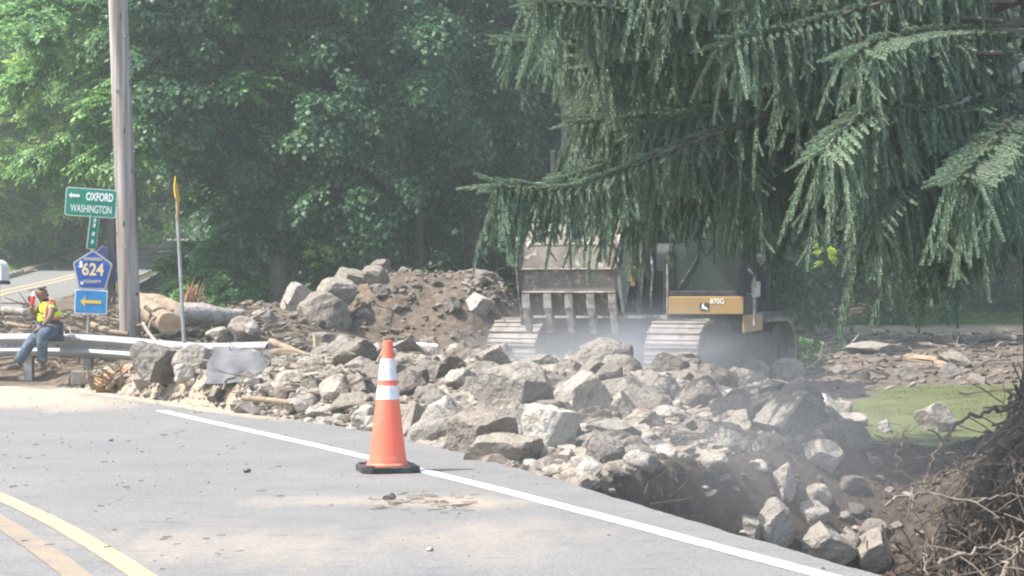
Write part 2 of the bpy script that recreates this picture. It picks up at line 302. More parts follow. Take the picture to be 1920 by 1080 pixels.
def ground_mat():
    m = bpy.data.materials.new('ground'); m.use_nodes = True; t = m.node_tree; N = t.nodes; L = t.links; b = N['Principled BSDF']; b.inputs['Roughness'].default_value = .95; b.inputs['Specular IOR Level'].default_value = .2
    tc = N.new('ShaderNodeTexCoord')
    def nz(s, d=6):
        x = N.new('ShaderNodeTexNoise'); x.inputs['Scale'].default_value = s; x.inputs['Detail'].default_value = d; x.inputs['Roughness'].default_value = .65; L.new(tc.outputs['Object'], x.inputs[0]); return x.outputs[0]
    def ramp(fac, *st):
        c = N.new('ShaderNodeValToRGB'); e = c.color_ramp.elements
        e[0].position, e[0].color = st[0][0], (*st[0][1], 1); e[1].position, e[1].color = st[-1][0], (*st[-1][1], 1)
        for p, k in st[1:-1]: x = e.new(p); x.color = (*k, 1)
        L.new(fac, c.inputs[0]); return c.outputs[0]
    def att(n):
        a = N.new('ShaderNodeAttribute'); a.attribute_name = n; return a.outputs['Fac']
    def blend(fac, a, b_, wob=.35):
        n_ = nz(3.2); ad = N.new('ShaderNodeMath'); ad.operation = 'MULTIPLY_ADD'; L.new(n_, ad.inputs[0]); ad.inputs[1].default_value = wob * 2; ad.inputs[2].default_value = -wob
        s = N.new('ShaderNodeMath'); s.operation = 'ADD'; L.new(ad.outputs[0], s.inputs[0]); L.new(fac, s.inputs[1])
        mr = N.new('ShaderNodeMapRange'); mr.inputs[1].default_value = .38; mr.inputs[2].default_value = .62; L.new(s.outputs[0], mr.inputs[0])
        mx = N.new('ShaderNodeMix'); mx.data_type = 'RGBA'; L.new(mr.outputs[0], mx.inputs[0]); L.new(a, mx.inputs[6]); L.new(b_, mx.inputs[7]); return mx.outputs[2]
    mud = ramp(nz(7), (.3, (.07, .052, .04)), (.5, (.13, .10, .077)), (.72, (.205, .165, .13)))
    sand = ramp(nz(6), (.3, (.20, .155, .115)), (.5, (.31, .25, .185)), (.7, (.42, .35, .27)))
    turf = ramp(nz(2.5), (.3, (.12, .095, .06)), (.44, (.095, .105, .04)), (.7, (.13, .15, .055)))
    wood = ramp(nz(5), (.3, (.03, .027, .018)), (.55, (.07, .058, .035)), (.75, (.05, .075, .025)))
    painted_shade = ramp(nz(9), (.3, (.042, .031, .024)), (.5, (.075, .056, .043)), (.72, (.125, .098, .075)))  # darker soil tone: the spruce's shade put into the colour
    mud = blend(att('painted_shade'), mud, painted_shade, .2); c = blend(att('wood'), mud, wood); c = blend(att('sand'), c, sand); c = blend(att('turf'), c, turf, .28)
    L.new(c, b.inputs['Base Color'])
    bp = N.new('ShaderNodeBump'); bp.inputs['Strength'].default_value = .8; bp.inputs['Distance'].default_value = .05; L.new(nz(14, 8), bp.inputs['Height'])
    bp2 = N.new('ShaderNodeBump'); bp2.inputs['Strength'].default_value = .6; bp2.inputs['Distance'].default_value = .015; L.new(nz(60, 4), bp2.inputs['Height']); L.new(bp.outputs[0], bp2.inputs['Normal'])
    L.new(bp2.outputs[0], b.inputs['Normal']); return m
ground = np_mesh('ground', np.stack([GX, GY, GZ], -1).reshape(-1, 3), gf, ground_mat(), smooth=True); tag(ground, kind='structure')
def turf_mask(X, Y):
    a = ss(X - ip(Y, [16, 18.5, 22, 26, 28], [4.8, 3.5, 3.7, 4.6, 5.6]), -.3, .3) * ss(Y, 17.3, 18.2) * (1 - ss(Y - ip(X, [4.5, 6.5], [0, 3.5]), 26.3, 27.6))
    b = ss(X - 9, 0, 2) * ss(Y, 57, 60) * (1 - ss(Y, 63, 65))
    xl = ip(Y, *BR_L); c = ss(xl - .5 - X, 0, .3) * (1 - ss(xl - 2.6 - X, 0, .6)) * ss(Y, 44, 47) * (1 - ss(Y, 66, 74))
    d = ss(X, 4.0, 4.6) * ss(Y, 12.5, 14) * (1 - ss(Y, 14, 15.5)) * .55
    return np.maximum.reduce([a, b, c, d])
def add_attr(o, nm, arr):
    a = o.data.attributes.new(nm, 'FLOAT', 'POINT'); a.data.foreach_set('value', np.ascontiguousarray(arr, np.float32).ravel())
add_attr(ground, 'turf', turf_mask(GX, GY))
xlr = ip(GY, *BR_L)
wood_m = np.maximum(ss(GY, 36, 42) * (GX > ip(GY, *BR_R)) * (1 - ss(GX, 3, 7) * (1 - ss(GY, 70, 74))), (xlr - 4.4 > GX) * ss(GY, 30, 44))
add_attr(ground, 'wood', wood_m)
add_attr(ground, 'painted_shade', ss(GX, .3, .6) * (1 - ss(GY, 16.6, 17.6)) * ss(GY, 5, 6))  # mask for shade painted over the hole and root bank
sand_m = np.maximum.reduce([(1 - ss(GY, 22, 26)) * (1 - ss(GX, -1.6, -.4)) * .9, ss(GX, 4, 8) * ss(GY, 46, 54) * (1 - ss(GY, 58, 62)), ((xlr - .9 < GX) | (xlr - 2.6 > GX)) * (xlr - 5 < GX) * (GX < xlr) * ss(GY, 40, 44) * .8])
add_attr(ground, 'sand', sand_m)

# ------------------------------------------------------------------ roads
def asphalt_mat(name, dust):
    m = bpy.data.materials.new(name); m.use_nodes = True; t = m.node_tree; N = t.nodes; L = t.links; b = N['Principled BSDF']; b.inputs['Roughness'].default_value = .85; b.inputs['Specular IOR Level'].default_value = .25
    tc = N.new('ShaderNodeTexCoord')
    def nz(s, d=5, sc=None, r=.6):
        x = N.new('ShaderNodeTexNoise'); x.inputs['Scale'].default_value = s; x.inputs['Detail'].default_value = d; x.inputs['Roughness'].default_value = r
        if sc:
            mp = N.new('ShaderNodeMapping'); mp.inputs['Scale'].default_value = sc; mp.inputs['Rotation'].default_value = (0, 0, rad(-25)); L.new(tc.outputs['Object'], mp.inputs[0]); L.new(mp.outputs[0], x.inputs[0])
        else: L.new(tc.outputs['Object'], x.inputs[0])
        return x.outputs[0]
    def mixc(f, a, c2, lo, hi):
        mr = N.new('ShaderNodeMapRange'); mr.inputs[1].default_value = lo; mr.inputs[2].default_value = hi; L.new(f, mr.inputs[0])
        mx = N.new('ShaderNodeMix'); mx.data_type = 'RGBA'; L.new(mr.outputs[0], mx.inputs[0])
        if isinstance(a, tuple): mx.inputs[6].default_value = (*a, 1)
        else: L.new(a, mx.inputs[6])
        mx.inputs[7].default_value = (*c2, 1); return mx.outputs[2]
    c = mixc(nz(1.1), (.150, .149, .147), (.182, .179, .174), .35, .65)
    c = mixc(nz(70, 2), c, (.10, .10, .10), .52, .62); c = mixc(nz(110, 2), c, (.28, .275, .27), .60, .68)
    c = mixc(nz(14, 3), c, (.125, .12, .115), .60, .70); c = mixc(nz(32, 4), c, (.215, .21, .205), .56, .68); c = mixc(nz(5, 6, (.4, 2.2, 1)), c, (.125, .125, .125), .56, .66)
    if dust:
        a = N.new('ShaderNodeAttribute'); a.attribute_name = 'dust'
        n1 = nz(1.0, 7, (1.0, .35, 1), .68); s = N.new('ShaderNodeMath'); s.operation = 'MULTIPLY_ADD'; L.new(n1, s.inputs[0]); s.inputs[1].default_value = 1.3; s.inputs[2].default_value = -.65
        ad = N.new('ShaderNodeMath'); ad.operation = 'ADD'; L.new(s.outputs[0], ad.inputs[0]); L.new(a.outputs['Fac'], ad.inputs[1])
        mr = N.new('ShaderNodeMapRange'); mr.inputs[1].default_value = .30; mr.inputs[2].default_value = .85; L.new(ad.outputs[0], mr.inputs[0])
        mx = N.new('ShaderNodeMix'); mx.data_type = 'RGBA'; L.new(mr.outputs[0], mx.inputs[0]); L.new(c, mx.inputs[6]); 
        dd = mixc(nz(22, 5), (.33, .275, .215), (.22, .175, .13), .52, .66); L.new(dd, mx.inputs[7]); c = mx.outputs[2]
    L.new(c, b.inputs['Base Color'])
    bp = N.new('ShaderNodeBump'); bp.inputs['Strength'].default_value = .5; bp.inputs['Distance'].default_value = .006; L.new(nz(90, 3), bp.inputs['Height']); L.new(bp.outputs[0], b.inputs['Normal'])
    return m
# near road: one slab with a ragged outer edge and real thickness
ry = np.concatenate([np.arange(-40, 5, 2.0), np.arange(5, 27.6, .06)])
re = road_edge(ry) + np.array([nz2(y * 2.0, 3.1, 2.2, .022) + nz2(y * 7, 1.0, 2.2, .010) for y in ry]) - ss(ry, 20, 27) * 0
fr = np.concatenate([[0], np.geomspace(.02, 26, 44)])
RX = re[:, None] - fr[None, :]; RYY = np.repeat(ry[:, None], len(fr), 1)
zr = np.where(RYY > 21, np.maximum(0, H(RX, RYY) + .02) * ss(RYY, 21, 26), 0.0) * 0 + .0
RV = np.stack([RX, RYY, zr], -1); nr, nc = RX.shape
idx = np.arange(nr * nc).reshape(nr, nc); rf = np.stack([idx[:-1, 1:], idx[:-1, :-1], idx[1:, :-1], idx[1:, 1:]], -1).reshape(-1, 4)
low = RV[:, 0].copy(); low[:, 2] = -.13; low[:, 0] -= .015
lv = np.arange(nr) + nr * nc; sk = np.stack([idx[:-1, 0], lv[:-1], lv[1:], idx[1:, 0]], -1)
road = np_mesh('road', np.concatenate([RV.reshape(-1, 3), low]), np.concatenate([rf, sk]), asphalt_mat('asphalt', True)); tag(road, kind='structure')
def dust_f(X, Y):
    d = road_edge(Y) - X
    a = ss(Y, 18.0, 22.5) * ss(d, -.2, 1.2) ; a = np.maximum(a, ss(d - ip(Y, [6, 12, 17, 20], [4.2, 4.0, 3.2, 1.5]), 0, 1.6) * .62)
    a = np.maximum(a, ss(Y, 17, 19.5) * (1 - ss(d, .1, .5)))
    b = np.exp(-(((X + .75 + .2 * (Y - 10.9)) / 1.0) ** 2 + ((Y - 10.9) / .35) ** 2)) * .55
    c = np.exp(-(((X + .9) / 1.6) ** 2 + ((Y - 9.0) / .9) ** 2)) * .35
    return np.clip(np.maximum.reduce([a, b, c]) + .16, 0, 1)
add_attr(road, 'dust', np.concatenate([dust_f(RX, RYY).ravel(), dust_f(low[:, 0], low[:, 1])]))
def strip(name, pts, w, z, m, kind='structure'):
    pts = np.array(pts, float); ys = np.linspace(pts[0, 1], pts[-1, 1], 160)
    k = np.polyfit(pts[:, 1], pts[:, 0], 4) if len(pts) > 5 else None
    xs = np.polyval(k, ys) if k is not None else np.interp(ys, pts[:, 1], pts[:, 0])
    g = np.gradient(xs, ys); nn = np.sqrt(1 + g * g); nx, ny = 1 / nn, -g / nn
    zz = z if not callable(z) else z(ys); zz = np.zeros_like(ys) + zz
    jl = nz2(ys * 5, 2.0, 3, .006); jr = nz2(ys * 5, 9.0, 3, .006)
    A = np.stack([xs - nx * (w / 2 + jl), ys - ny * w / 2, zz], -1); B = np.stack([xs + nx * (w / 2 + jr), ys + ny * w / 2, zz], -1)
    V = np.concatenate([A, B]); q = np.arange(len(ys) - 1); f = np.stack([q, q + len(ys), q + len(ys) + 1, q + 1], -1)
    o = np_mesh(name, V, f, m); tag(o, kind=kind); return o
m_white = mat('road_paint_white', (.72, .71, .69), .7, noise=[(5, (.60, .57, .52), .52, .66), (50, (.38, .36, .33), .60, .70), (12, (.3, .29, .27), .66, .74)])
m_yellow = mat('road_paint_yellow', (.36, .27, .18), .8, noise=[(3, (.42, .30, .17), .45, .62), (40, (.22, .20, .17), .56, .66), (9, (.2, .19, .17), .62, .7)])
WL = [(5.2, -1), (2.72, 5), (1.344, 8.02), (.918, 9.18), (.43, 10.44), (-.634, 12.69), (-1.56, 14.76), (-2.67, 17.1), (-3.75, 19.3)]
strip('edge_line', WL[1:], .115, .004, m_white)
yl = [P(285, 1090, 0), ]
YL = []
for (x, y) in [(620, 1350), (275, 1080), (200, 1032), (120, 985), (60, 955), (0, 930), (-160, 870), (-420, 800)]:
    Y = F * CH / (y - HZ); YL.append(((x - 960) / F * Y, Y))
strip('centre_line', [(x - .02, y) for x, y in YL], .118, .004, m_yellow)
strip('second_centre_line', [(x - .30, y - .02) for x, y in YL], .13, .004, mat('road_paint_worn', (.235, .19, .14), .85, noise=[(3, (.19, .165, .135), .45, .6), (40, (.30, .25, .19), .55, .68)]))
# far road climbing the hill
fy = np.linspace(33, 160, 120); fl = ip(fy, *BR_L); frr = ip(fy, *BR_R); fr_ = np.linspace(0, 1, 8)
V = np.stack([fl[:, None] + (frr - fl)[:, None] * fr_, np.repeat(fy[:, None], 8, 1), np.repeat(zfar(fy)[:, None], 8, 1)], -1).reshape(-1, 3)
idx = np.arange(120 * 8).reshape(120, 8); f = np.stack([idx[:-1, :-1], idx[:-1, 1:], idx[1:, 1:], idx[1:, :-1]], -1).reshape(-1, 4)
tag(np_mesh('far_road', V, f, asphalt_mat('far_asphalt', False)), kind='structure')
mid = [((a * .52 + b * .48), y) for y, a, b in zip(fy, fl, frr)]
for k, nm in ((0, 'far_centre_line'), (.32, 'far_second_centre_line')):
    strip(nm, [(x + k, y) for x, y in mid[::20]], .15, lambda y: zfar(y) + .006, m_yellow)
MBk = MB()
for i in range(0, len(fy) - 1):
    if 42 < fy[i] < 90: MBk.prism([(fl[i] - .25, zfar(fy[i]) - .1), (fl[i], zfar(fy[i]) - .1), (fl[i], zfar(fy[i]) + .12), (fl[i] - .25, zfar(fy[i]) + .12)], fy[i], fy[i + 1] - .001, 'y')
tag(MBk.build('kerb', mat('kerb_concrete', (.42, .38, .33), .9)), kind='structure')

# ------------------------------------------------------------------ rocks
def ico(sub):
    bm = bmesh.new(); bmesh.ops.create_icosphere(bm, subdivisions=sub, radius=1); v = np.array([p.co[:] for p in bm.verts]); f = np.array([[q.index for q in p.verts] for p in bm.faces]); bm.free(); return v, f
ICO = {k: ico(k) for k in (1, 2, 3, 4, 5)}
def rock_verts(sub, facet=.7, seed=None, noise=.05):
    r = np.random.default_rng(seed); v = ICO[sub][0].copy()
    q = np.linalg.qr(r.normal(size=(3, 3)))[0]; pl = [(q[:, k] * sg, r.uniform(1 - .50 * facet, 1 - .28 * facet)) for k in range(3) for sg in (-1, 1)]
    for _ in range(int(r.integers(5, 9))):
        nrm = r.normal(size=3); pl.append((nrm / np.linalg.norm(nrm), r.uniform(1 - .34 * facet, 1 - .12 * facet)))
    for _ in range(2):
        for nrm, d in pl: v = v - np.clip(v @ nrm - d, 0, None)[:, None] * nrm
    nd = v / np.linalg.norm(v, axis=1, keepdims=True); disp = 0
    for fq, am in ((1.3, .9), (2.6, .7), (5, .6), (9, .45), (16, .3), (26, .2)):
        for _ in range(2):
            k = r.normal(size=3) * fq; disp = disp + am * .5 * np.sin(v @ k + r.uniform(0, 6.28))
    v = v + nd * (disp * noise)[:, None]
    return v
def unitbox(v):
    lo, hi = v.min(0), v.max(0); return (v - (lo + hi) / 2) / (hi - lo)
def rot(v, roll):   # about the Y axis: tilt in the picture
    c, s = math.cos(roll), math.sin(roll); return v @ np.array([[c, 0, s], [0, 1, 0], [-s, 0, c]])
# (box in the photograph, colour, facet, tilt in degrees, label, options)
HERO = [
 ((890,646,966,712), 'brown', 1.0, 30, 'angular brown boulder leaning at the back of the heap just below the excavator bucket'),
 ((883,678,1047,772), 'grey', .9, 0, 'largest block of the heap, pale crusted top and a dark right-hand face'),
 ((1040,673,1098,714), 'tan', .9, 20, 'small tilted slab perched between the largest block and the dust'),
 ((1040,694,1150,790), 'grey', .7, 0, 'big round grey boulder with light top right of the largest block'),
 ((1130,731,1197,793), 'tan', .8, -10, 'pinkish upright stone right of the big round grey boulder'),
 ((766,697,829,768), 'pale', .5, 25, 'oval pale boulder standing on end just right of the cone bands'),
 ((797,741,871,815), 'pale', .9, 0, 'pale square boulder at the road edge second right of the cone'),
 ((870,750,942,812), 'brown', 1.1, 0, 'square brown block touching the pale square boulder'),
 ((941,749,990,806), 'tan', .8, 0, 'small tan stone wedged between square brown block and fractured boulder'),
 ((976,757,1087,856), 'pale', 1.0, 35, 'white streaked fractured boulder nearest the road edge'),
 ((748,751,799,822), 'brown', 1.0, -15, 'brown stone half hidden behind the right side of the cone'),
 ((655,698,702,757), 'dark', 1.0, 0, 'dark grey block touching the left side of the cone'),
 ((598,700,661,764), 'tan', .8, 30, 'tan wedge of rock left of the dark grey block'),
 ((640,668,702,708), 'grey', .6, 0, 'rounded pinkish grey stone above the dark grey block'),
 ((658,758,710,808), 'pale', .7, 0, 'pale lumpy stone at the foot of the heap left of the cone'),
 ((775,671,860,722), 'dark', .9, 10, 'dark flat boulder behind the oval standing boulder'),
 ((833,690,897,738), 'grey', .9, -15, 'crusted grey rock left against the largest block'),
 ((829,644,880,678), 'tan', .6, 0, 'round tan stone with swirled grain below the left track'),
 ((684,641,742,684), 'brown', .8, 0, 'brown grey rock just above the top of the cone'),
 ((1043,842,1082,880), 'tan', .8, 20, 'tan stone topping the little pile on the road shoulder'),
 ((1018,874,1053,900), 'tan', .6, 0, 'tan cobble lowest in the little pile on the road shoulder'),
 ((1049,876,1075,896), 'grey', .5, 0, 'small cobble beside the faceted pale stone'),
 ((1076,856,1129,908), 'pale', 1.1, 45, 'faceted pale stone standing on its point at the road shoulder'),
 ((1364,672,1446,720), 'tan', .5, 0, 'rounded tan boulder on the crest before the right track'),
 ((1444,671,1511,726), 'tan', .5, -25, 'curved tan boulder at the right end of the crest'),
 ((1454,697,1496,722), 'pale', .5, 0, 'small pale cobble tucked under the curved tan boulder'),
 ((1219,760,1296,803), 'pale', .8, 0, 'pale flat-topped stone in the dusty middle of the heap'),
 ((1239,789,1287,815), 'grey', .8, 0, 'small flat stone under the pale flat-topped stone'),
 ((1333,738,1421,808), 'brown', .7, 15, 'lumpy brown boulder left of the large dark slab'),
 ((1418,733,1545,834), 'dark', 1.0, -22, 'large dark slab sloping down to the right'),
 ((1498,738,1580,796), 'pale', .8, -25, 'pale crusted slab along the right edge of the heap'),
 ((1564,784,1614,832), 'grey', .6, 0, 'grey rounded rock where the heap meets the lawn'),
 ((1498,824,1584,884), 'tan', .7, -22, 'smooth tan slab sliding into the washed-out hole'),
 ((1449,868,1493,942), 'tan', .6, -18, 'upright oval stone standing in the washed-out hole'),
 ((1504,908,1561,954), 'tan', .5, -10, 'rounded tan rock capping the three in the hole'),
 ((1488,938,1561,990), 'grey', .6, 0, 'greenish grey boulder beneath the rounded tan rock'),
 ((1408,935,1492,1034), 'grey', .6, 20, 'tall grey boulder leaning over the road edge in the hole'),
 ((1384,966,1431,1024), 'grey', 1.1, 30, 'thin pointed slab on edge beside the tall grey boulder'),
 ((1473,978,1612,1068), 'grey', .7, -12, 'widest grey boulder low in the hole beside the road edge'),
 ((1574,988,1622,1046), 'grey', .8, -30, 'grey stone right behind the widest boulder in the hole'),
 ((1610,973,1667,1024), 'brown', .8, 20, 'brown rock at the foot of the root bank'),
 ((1608,993,1670,1078), 'tan', 1.0, 35, 'pale slab on end at the bottom of the root bank'),
 ((1721,754,1798,812), 'tan', .8, 0, 'lone square tan boulder sitting on the lawn'),
 ((1647,786,1676,814), 'pale', .8, 0, 'small pale stone alone on the lawn edge'),
 ((1568,774,1628,802), 'tan', .7, -10, 'flat tan stone beside the lawn edge'),
 ((1562,751,1602,778), 'tan', .7, 0, 'tan stone above the flat one beside the lawn'),
 ((1297,843,1371,888), 'tan', .7, 0, 'broad tan stone over the grassy overhang'),
 ((1169,844,1237,888), 'grey', .6, 0, 'low grey stone left on the grassy overhang'),
 ((1224,834,1272,878), 'pale', .8, 20, 'pale tilted stone in the middle of the grassy overhang'),
 ((1184,824,1232,846), 'pale', .8, 0, 'thin pale slab stacked above the grassy overhang'),
 ((1258,814,1306,848), 'grey', .8, 0, 'grey stone stacked behind the broad tan stone'),
 ((1098,788,1204,836), 'dark', .9, 8, 'dark flat boulder right of the fractured boulder'),
 ((1098,816,1172,884), 'dark', .7, 0, 'dark lumpy boulder under the dark flat boulder'),
 ((240,638,337,712), 'dark', 1.0, -28, 'dark faced boulder leaning on the guardrail near the timber pole'),
 ((320,643,402,712), 'grey', .6, 0, 'rounded grey boulder in front of the guardrail'),
 ((324,680,364,716), 'pale', .6, 0, 'pale rounded stone in front of the two guardrail boulders'),
 ((524,527,594,600), 'grey', .9, 0, 'tall grey boulder standing at the left end of the dirt mound'),
 ((588,519,667,570), 'tan', .5, 0, 'rounded tan boulder resting on top of the dirty boulder'),
 ((552,544,657,645), 'brown', .6, 0, 'huge dirt-caked boulder under the rounded tan boulder'),
 ((424,592,486,640), 'brown', .6, 0, 'brown boulder just behind the end of the guardrail'),
 ((459,604,484,626), 'pale', .5, 0, 'small pale stone leaning on the brown boulder behind the guardrail'),
 ((384,612,432,642), 'grey', .7, -25, 'grey rock behind the guardrail right of the twin posts'),
 ((666,577,699,600), 'tan', .7, 0, 'small tan stone stuck in the face of the dirt mound'),
 ((845,503,945,565), 'brown', .6, 0, 'brown boulder on the crest of the dirt mound'),
 ((766,513,838,552), 'brown', .6, 0, 'tan brown boulder half buried at the mound top'),
 ((868,548,928,594), 'pale', .9, 0, 'whitish cracked rock on the right flank of the mound'),
 ((512,694,568,738), 'tan', .6, 0, 'smooth tan rock among the driftwood left of the cone'),
 ((573,756,640,790), 'grey', .7, 0, 'grey flat rock at the road edge among driftwood'),
 ((250,696,308,730), 'grey', .7, 0, 'arched grey stone below the dark faced boulder'),
 ((1590,640,1700,668), 'grey', .8, 0, 'long low grey slab lying in the far mud'),
]
hero_xy = []
MK = {'grey': 'rock_grey', 'tan': 'rock_tan', 'brown': 'rock_brown', 'pale': 'rock_pale', 'dark': 'rock_dark'}
for i, (bx_, c, fc, tilt, lab) in enumerate(HERO):
    x0, y0, x1, y1 = bx_; p = hit((x0 + x1) / 2, y1 - 3); Y = p.y
    if 552 <= x0 <= 600 and y0 < 570: Y = 30.2 if x0 != 588 else 30.6
    if x0 in (524,): Y = 30.8
    if x0 in (845, 766): Y = 32.6
    if x0 == 240: Y = 21.2
    if x0 == 320: Y = 20.9
    if x0 == 324: Y = 20.8
    if x0 in (424, 384): Y = 25.2
    if x0 == 459: Y = 24.7
    c3 = P((x0 + x1) / 2, (y0 + y1) / 2, Y); w = (x1 - x0) / F * Y * 1.04; h = (y1 - y0) / F * Y * 1.12; dpt = max(w, h) * random.uniform(.75, 1.0)
    v = rot(rock_verts(5 if w > .4 else 4, fc, 1000 + i, .040), rad(tilt)); v = unitbox(v) * [w, dpt, h]
    o = np_mesh('boulder' if w > .28 else 'rock', v, ICO[5 if w > .4 else 4][1], M_[MK[c]], smooth=True, sharp=28)
    o.location = c3 + Vector((0, dpt * .28, -h * .06)); tag(o, lab, 'boulder' if w > .28 else 'rock', 'rocks and boulders of the washout')
    hero_xy.append((o.location.x, o.location.y, max(w, dpt) * .5, o.location.z))
# mid-size rocks: shared meshes, one object each
protos = {k: [np_mesh_data for np_mesh_data in []] for k in MK}
def proto(kk, j):
    v = unitbox(rock_verts(4, [.6, 1.0, .8, .5, 1.1][j % 5], 5000 + j + 31 * len(kk), .06)); o = np_mesh('rock', v, ICO[4][1], M_[MK[kk]], smooth=True, sharp=30)
    me = o.data; bpy.data.objects.remove(o); return me
for kk in MK: protos[kk] = [proto(kk, j) for j in range(5)]
MID = []
def place_mid(n, xr, yr, cond, sz, cols, label, flat=.7, tries=6000):
    k = 0
    for _ in range(tries):
        if k >= n: break
        Y = random.uniform(*yr); X = random.uniform(*xr)
        if not cond(X, Y): continue
        s = random.uniform(*sz) * random.choice([.75, 1, 1, 1.25])
        if any((X - a) ** 2 + (Y - b) ** 2 < (r * .85 + s * .42) ** 2 for a, b, r, _ in hero_xy): continue
        if any((X - a) ** 2 + (Y - b) ** 2 < (.75 * (r + s * .5)) ** 2 for a, b, r in MID): continue
        cc = random.choice(cols); me = random.choice(protos[cc]); o = bpy.data.objects.new('rubble_rock', me); COL.objects.link(o)
        hz = s * random.uniform(.55, .9) * flat / .7
        o.scale = (s * random.uniform(.85, 1.3), s * random.uniform(.8, 1.1), hz); o.rotation_euler = (random.uniform(-.45, .45), random.uniform(-.45, .45), random.uniform(0, 6.28))
        o.location = (X, Y, Hs(X, Y) + hz * .27); tag(o, label, 'rock', 'rubble rocks ' + label[-26:].strip()); MID.append((X, Y, s * .5)); k += 1
hero_xy += [(-3.25, 20.9, .55, 0), (-3.1, 21.6, .4, 0), (-3.5, 21.6, .4, 0)]
def off(X, Y, m=.1): return X - float(road_edge(Y)) > m
inpile = lambda X, Y: off(X, Y, .12) and not (Y < float(ip(X, [.2, .5, 1.0, 1.6, 2.5, 3.3], [11.3, 12.4, 13.5, 14.6, 15.8, 16.8])) and X > .2) and X < ip(Y, [14, 18, 24], [2.4, 3.3, 3.7])
place_mid(85, (-1.8, 4.0), (13, 19.5), inpile, (.28, .55), ['grey', 'brown', 'brown', 'tan', 'grey', 'brown'], 'grey brown rock among the boulders of the heap')
place_mid(35, (-2.5, 4.2), (19, 24), lambda X, Y: off(X, Y) and X < 3.4, (.3, .6), ['grey', 'brown', 'brown'], 'dusty rock on the crest before the excavator tracks')
place_mid(55, (-5.6, -1.2), (17.5, 23.3), lambda X, Y: off(X, Y, .05) and Y < 22.6 + (X + 4) * -.1, (.14, .30), ['tan', 'pale', 'grey', 'tan', 'dark'], 'sandy stone in the rubble left of the cone')
place_mid(30, (-4.6, 0), (24, 29.5), lambda X, Y: True, (.25, .55), ['brown', 'brown', 'grey', 'tan'], 'brown rock at the foot of the dirt mound')
place_mid(34, (-3.3, .8), (29, 32.6), lambda X, Y: True, (.18, .48), ['brown', 'brown', 'tan', 'grey'], 'dirt covered rock stuck in the side of the mound')
place_mid(15, (3.2, 9), (27.5, 38), lambda X, Y: float(turf_mask(X, Y)) < .05, (.25, .6), ['dark', 'brown', 'brown', 'tan'], 'flat stone strewn over the mud behind the lawn', .45)
place_mid(18, (3.2, 6.5), (19, 28), lambda X, Y: float(turf_mask(X, Y)) < .05 and X > 3.1 and X < 4.4, (.2, .5), ['tan', 'grey', 'brown'], 'flat stone between the heap and the lawn', .45)
place_mid(16, (1.1, 3.4), (11, 16.2), lambda X, Y: off(X, Y, .3), (.16, .36), ['grey', 'brown', 'dark'], 'dark stone lodged in the washed-out hole')

# small rubble, far past counting
def stones(name, N, fX, fY, cond, s0, s1, m, flat=.6, sub=2, var=10):
    X = rng.uniform(*fX, N * 6); Y = rng.uniform(*fY, N * 6); k = cond(X, Y); X, Y = X[k][:N], Y[k][:N]; Z = H(X, Y); N = len(X)
    s = np.exp(rng.uniform(math.log(s0), math.log(s1), N)); Vs, Fs, b = [], [], 0
    for j in range(var):
        T = unitbox(rock_verts(sub, .8, 300 + j, .06)); sel = np.arange(j, N, var); n_ = len(sel)
        a = rng.uniform(0, 6.28, n_); d = np.stack([np.cos(a), np.sin(a), rng.uniform(-.4, .4, n_)], -1); R = frames(d, rng.uniform(-.5, .5, n_))
        S = np.stack([rng.uniform(.9, 1.5, n_), rng.uniform(.7, 1.1, n_), rng.uniform(.5, 1, n_) * flat / .6 * .8], -1) * s[sel, None]
        Mx = R * S[:, None, :]; v, f_ = scatter(T, ICO[sub][1], Mx, np.stack([X[sel], Y[sel], Z[sel] + s[sel] * .16], -1))
        Vs.append(v); Fs.append(f_ + b); b += len(v)
    return np_mesh(name, np.concatenate(Vs), np.concatenate(Fs), m, smooth=False)
def island_mat(name, cols, bumpy=True):
    m = mat(name, cols[0], .9, bump=(40, .5, .008) if bumpy else None); t = m.node_tree; N = t.nodes; L = t.links; b = N['Principled BSDF']
    g = N.new('ShaderNodeNewGeometry'); cr = N.new('ShaderNodeValToRGB'); cr.color_ramp.interpolation = 'LINEAR'
    e = cr.color_ramp.elements; e[0].color = (*cols[0], 1); e[1].color = (*cols[-1], 1)
    for i, c in enumerate(cols[1:-1]): x = e.new((i + 1) / (len(cols) - 1)); x.color = (*c, 1)
    L.new(g.outputs['Random Per Island'], cr.inputs[0]); 
    tc = N.new('ShaderNodeTexCoord'); nz_ = N.new('ShaderNodeTexNoise'); nz_.inputs['Scale'].default_value = 18; nz_.inputs['Detail'].default_value = 4; L.new(tc.outputs['Object'], nz_.inputs[0])
    mr = N.new('ShaderNodeMapRange'); mr.inputs[1].default_value = .3; mr.inputs[2].default_value = .7; mr.inputs[3].default_value = .65; mr.inputs[4].default_value = 1.3; L.new(nz_.outputs[0], mr.inputs[0])
    hs = N.new('ShaderNodeHueSaturation'); L.new(mr.outputs[0], hs.inputs['Value']); L.new(cr.outputs[0], hs.inputs['Color']); L.new(hs.outputs[0], b.inputs['Base Color']); return m
m_rub = island_mat('rubble_stone', [(.13, .115, .10), (.24, .21, .175), (.33, .28, .22), (.22, .215, .205), (.42, .38, .33)])
m_rubd = island_mat('rubble_mud', [(.09, .07, .055), (.14, .11, .088), (.17, .14, .11), (.13, .12, .11), (.24, .21, .175)])
m_heap = island_mat('heap_stone', [(.12, .10, .082), (.19, .16, .13), (.25, .215, .18), (.18, .165, .148), (.31, .28, .24)])
def vis(X, Y): return np.abs(X) < Y * .31
roadv = np.vectorize(lambda y: float(road_edge(y)))
holeline = lambda X: ip(X, [.2, .5, 1.0, 1.6, 2.5, 3.3], [11.3, 12.3, 13.4, 14.4, 15.5, 16.4])
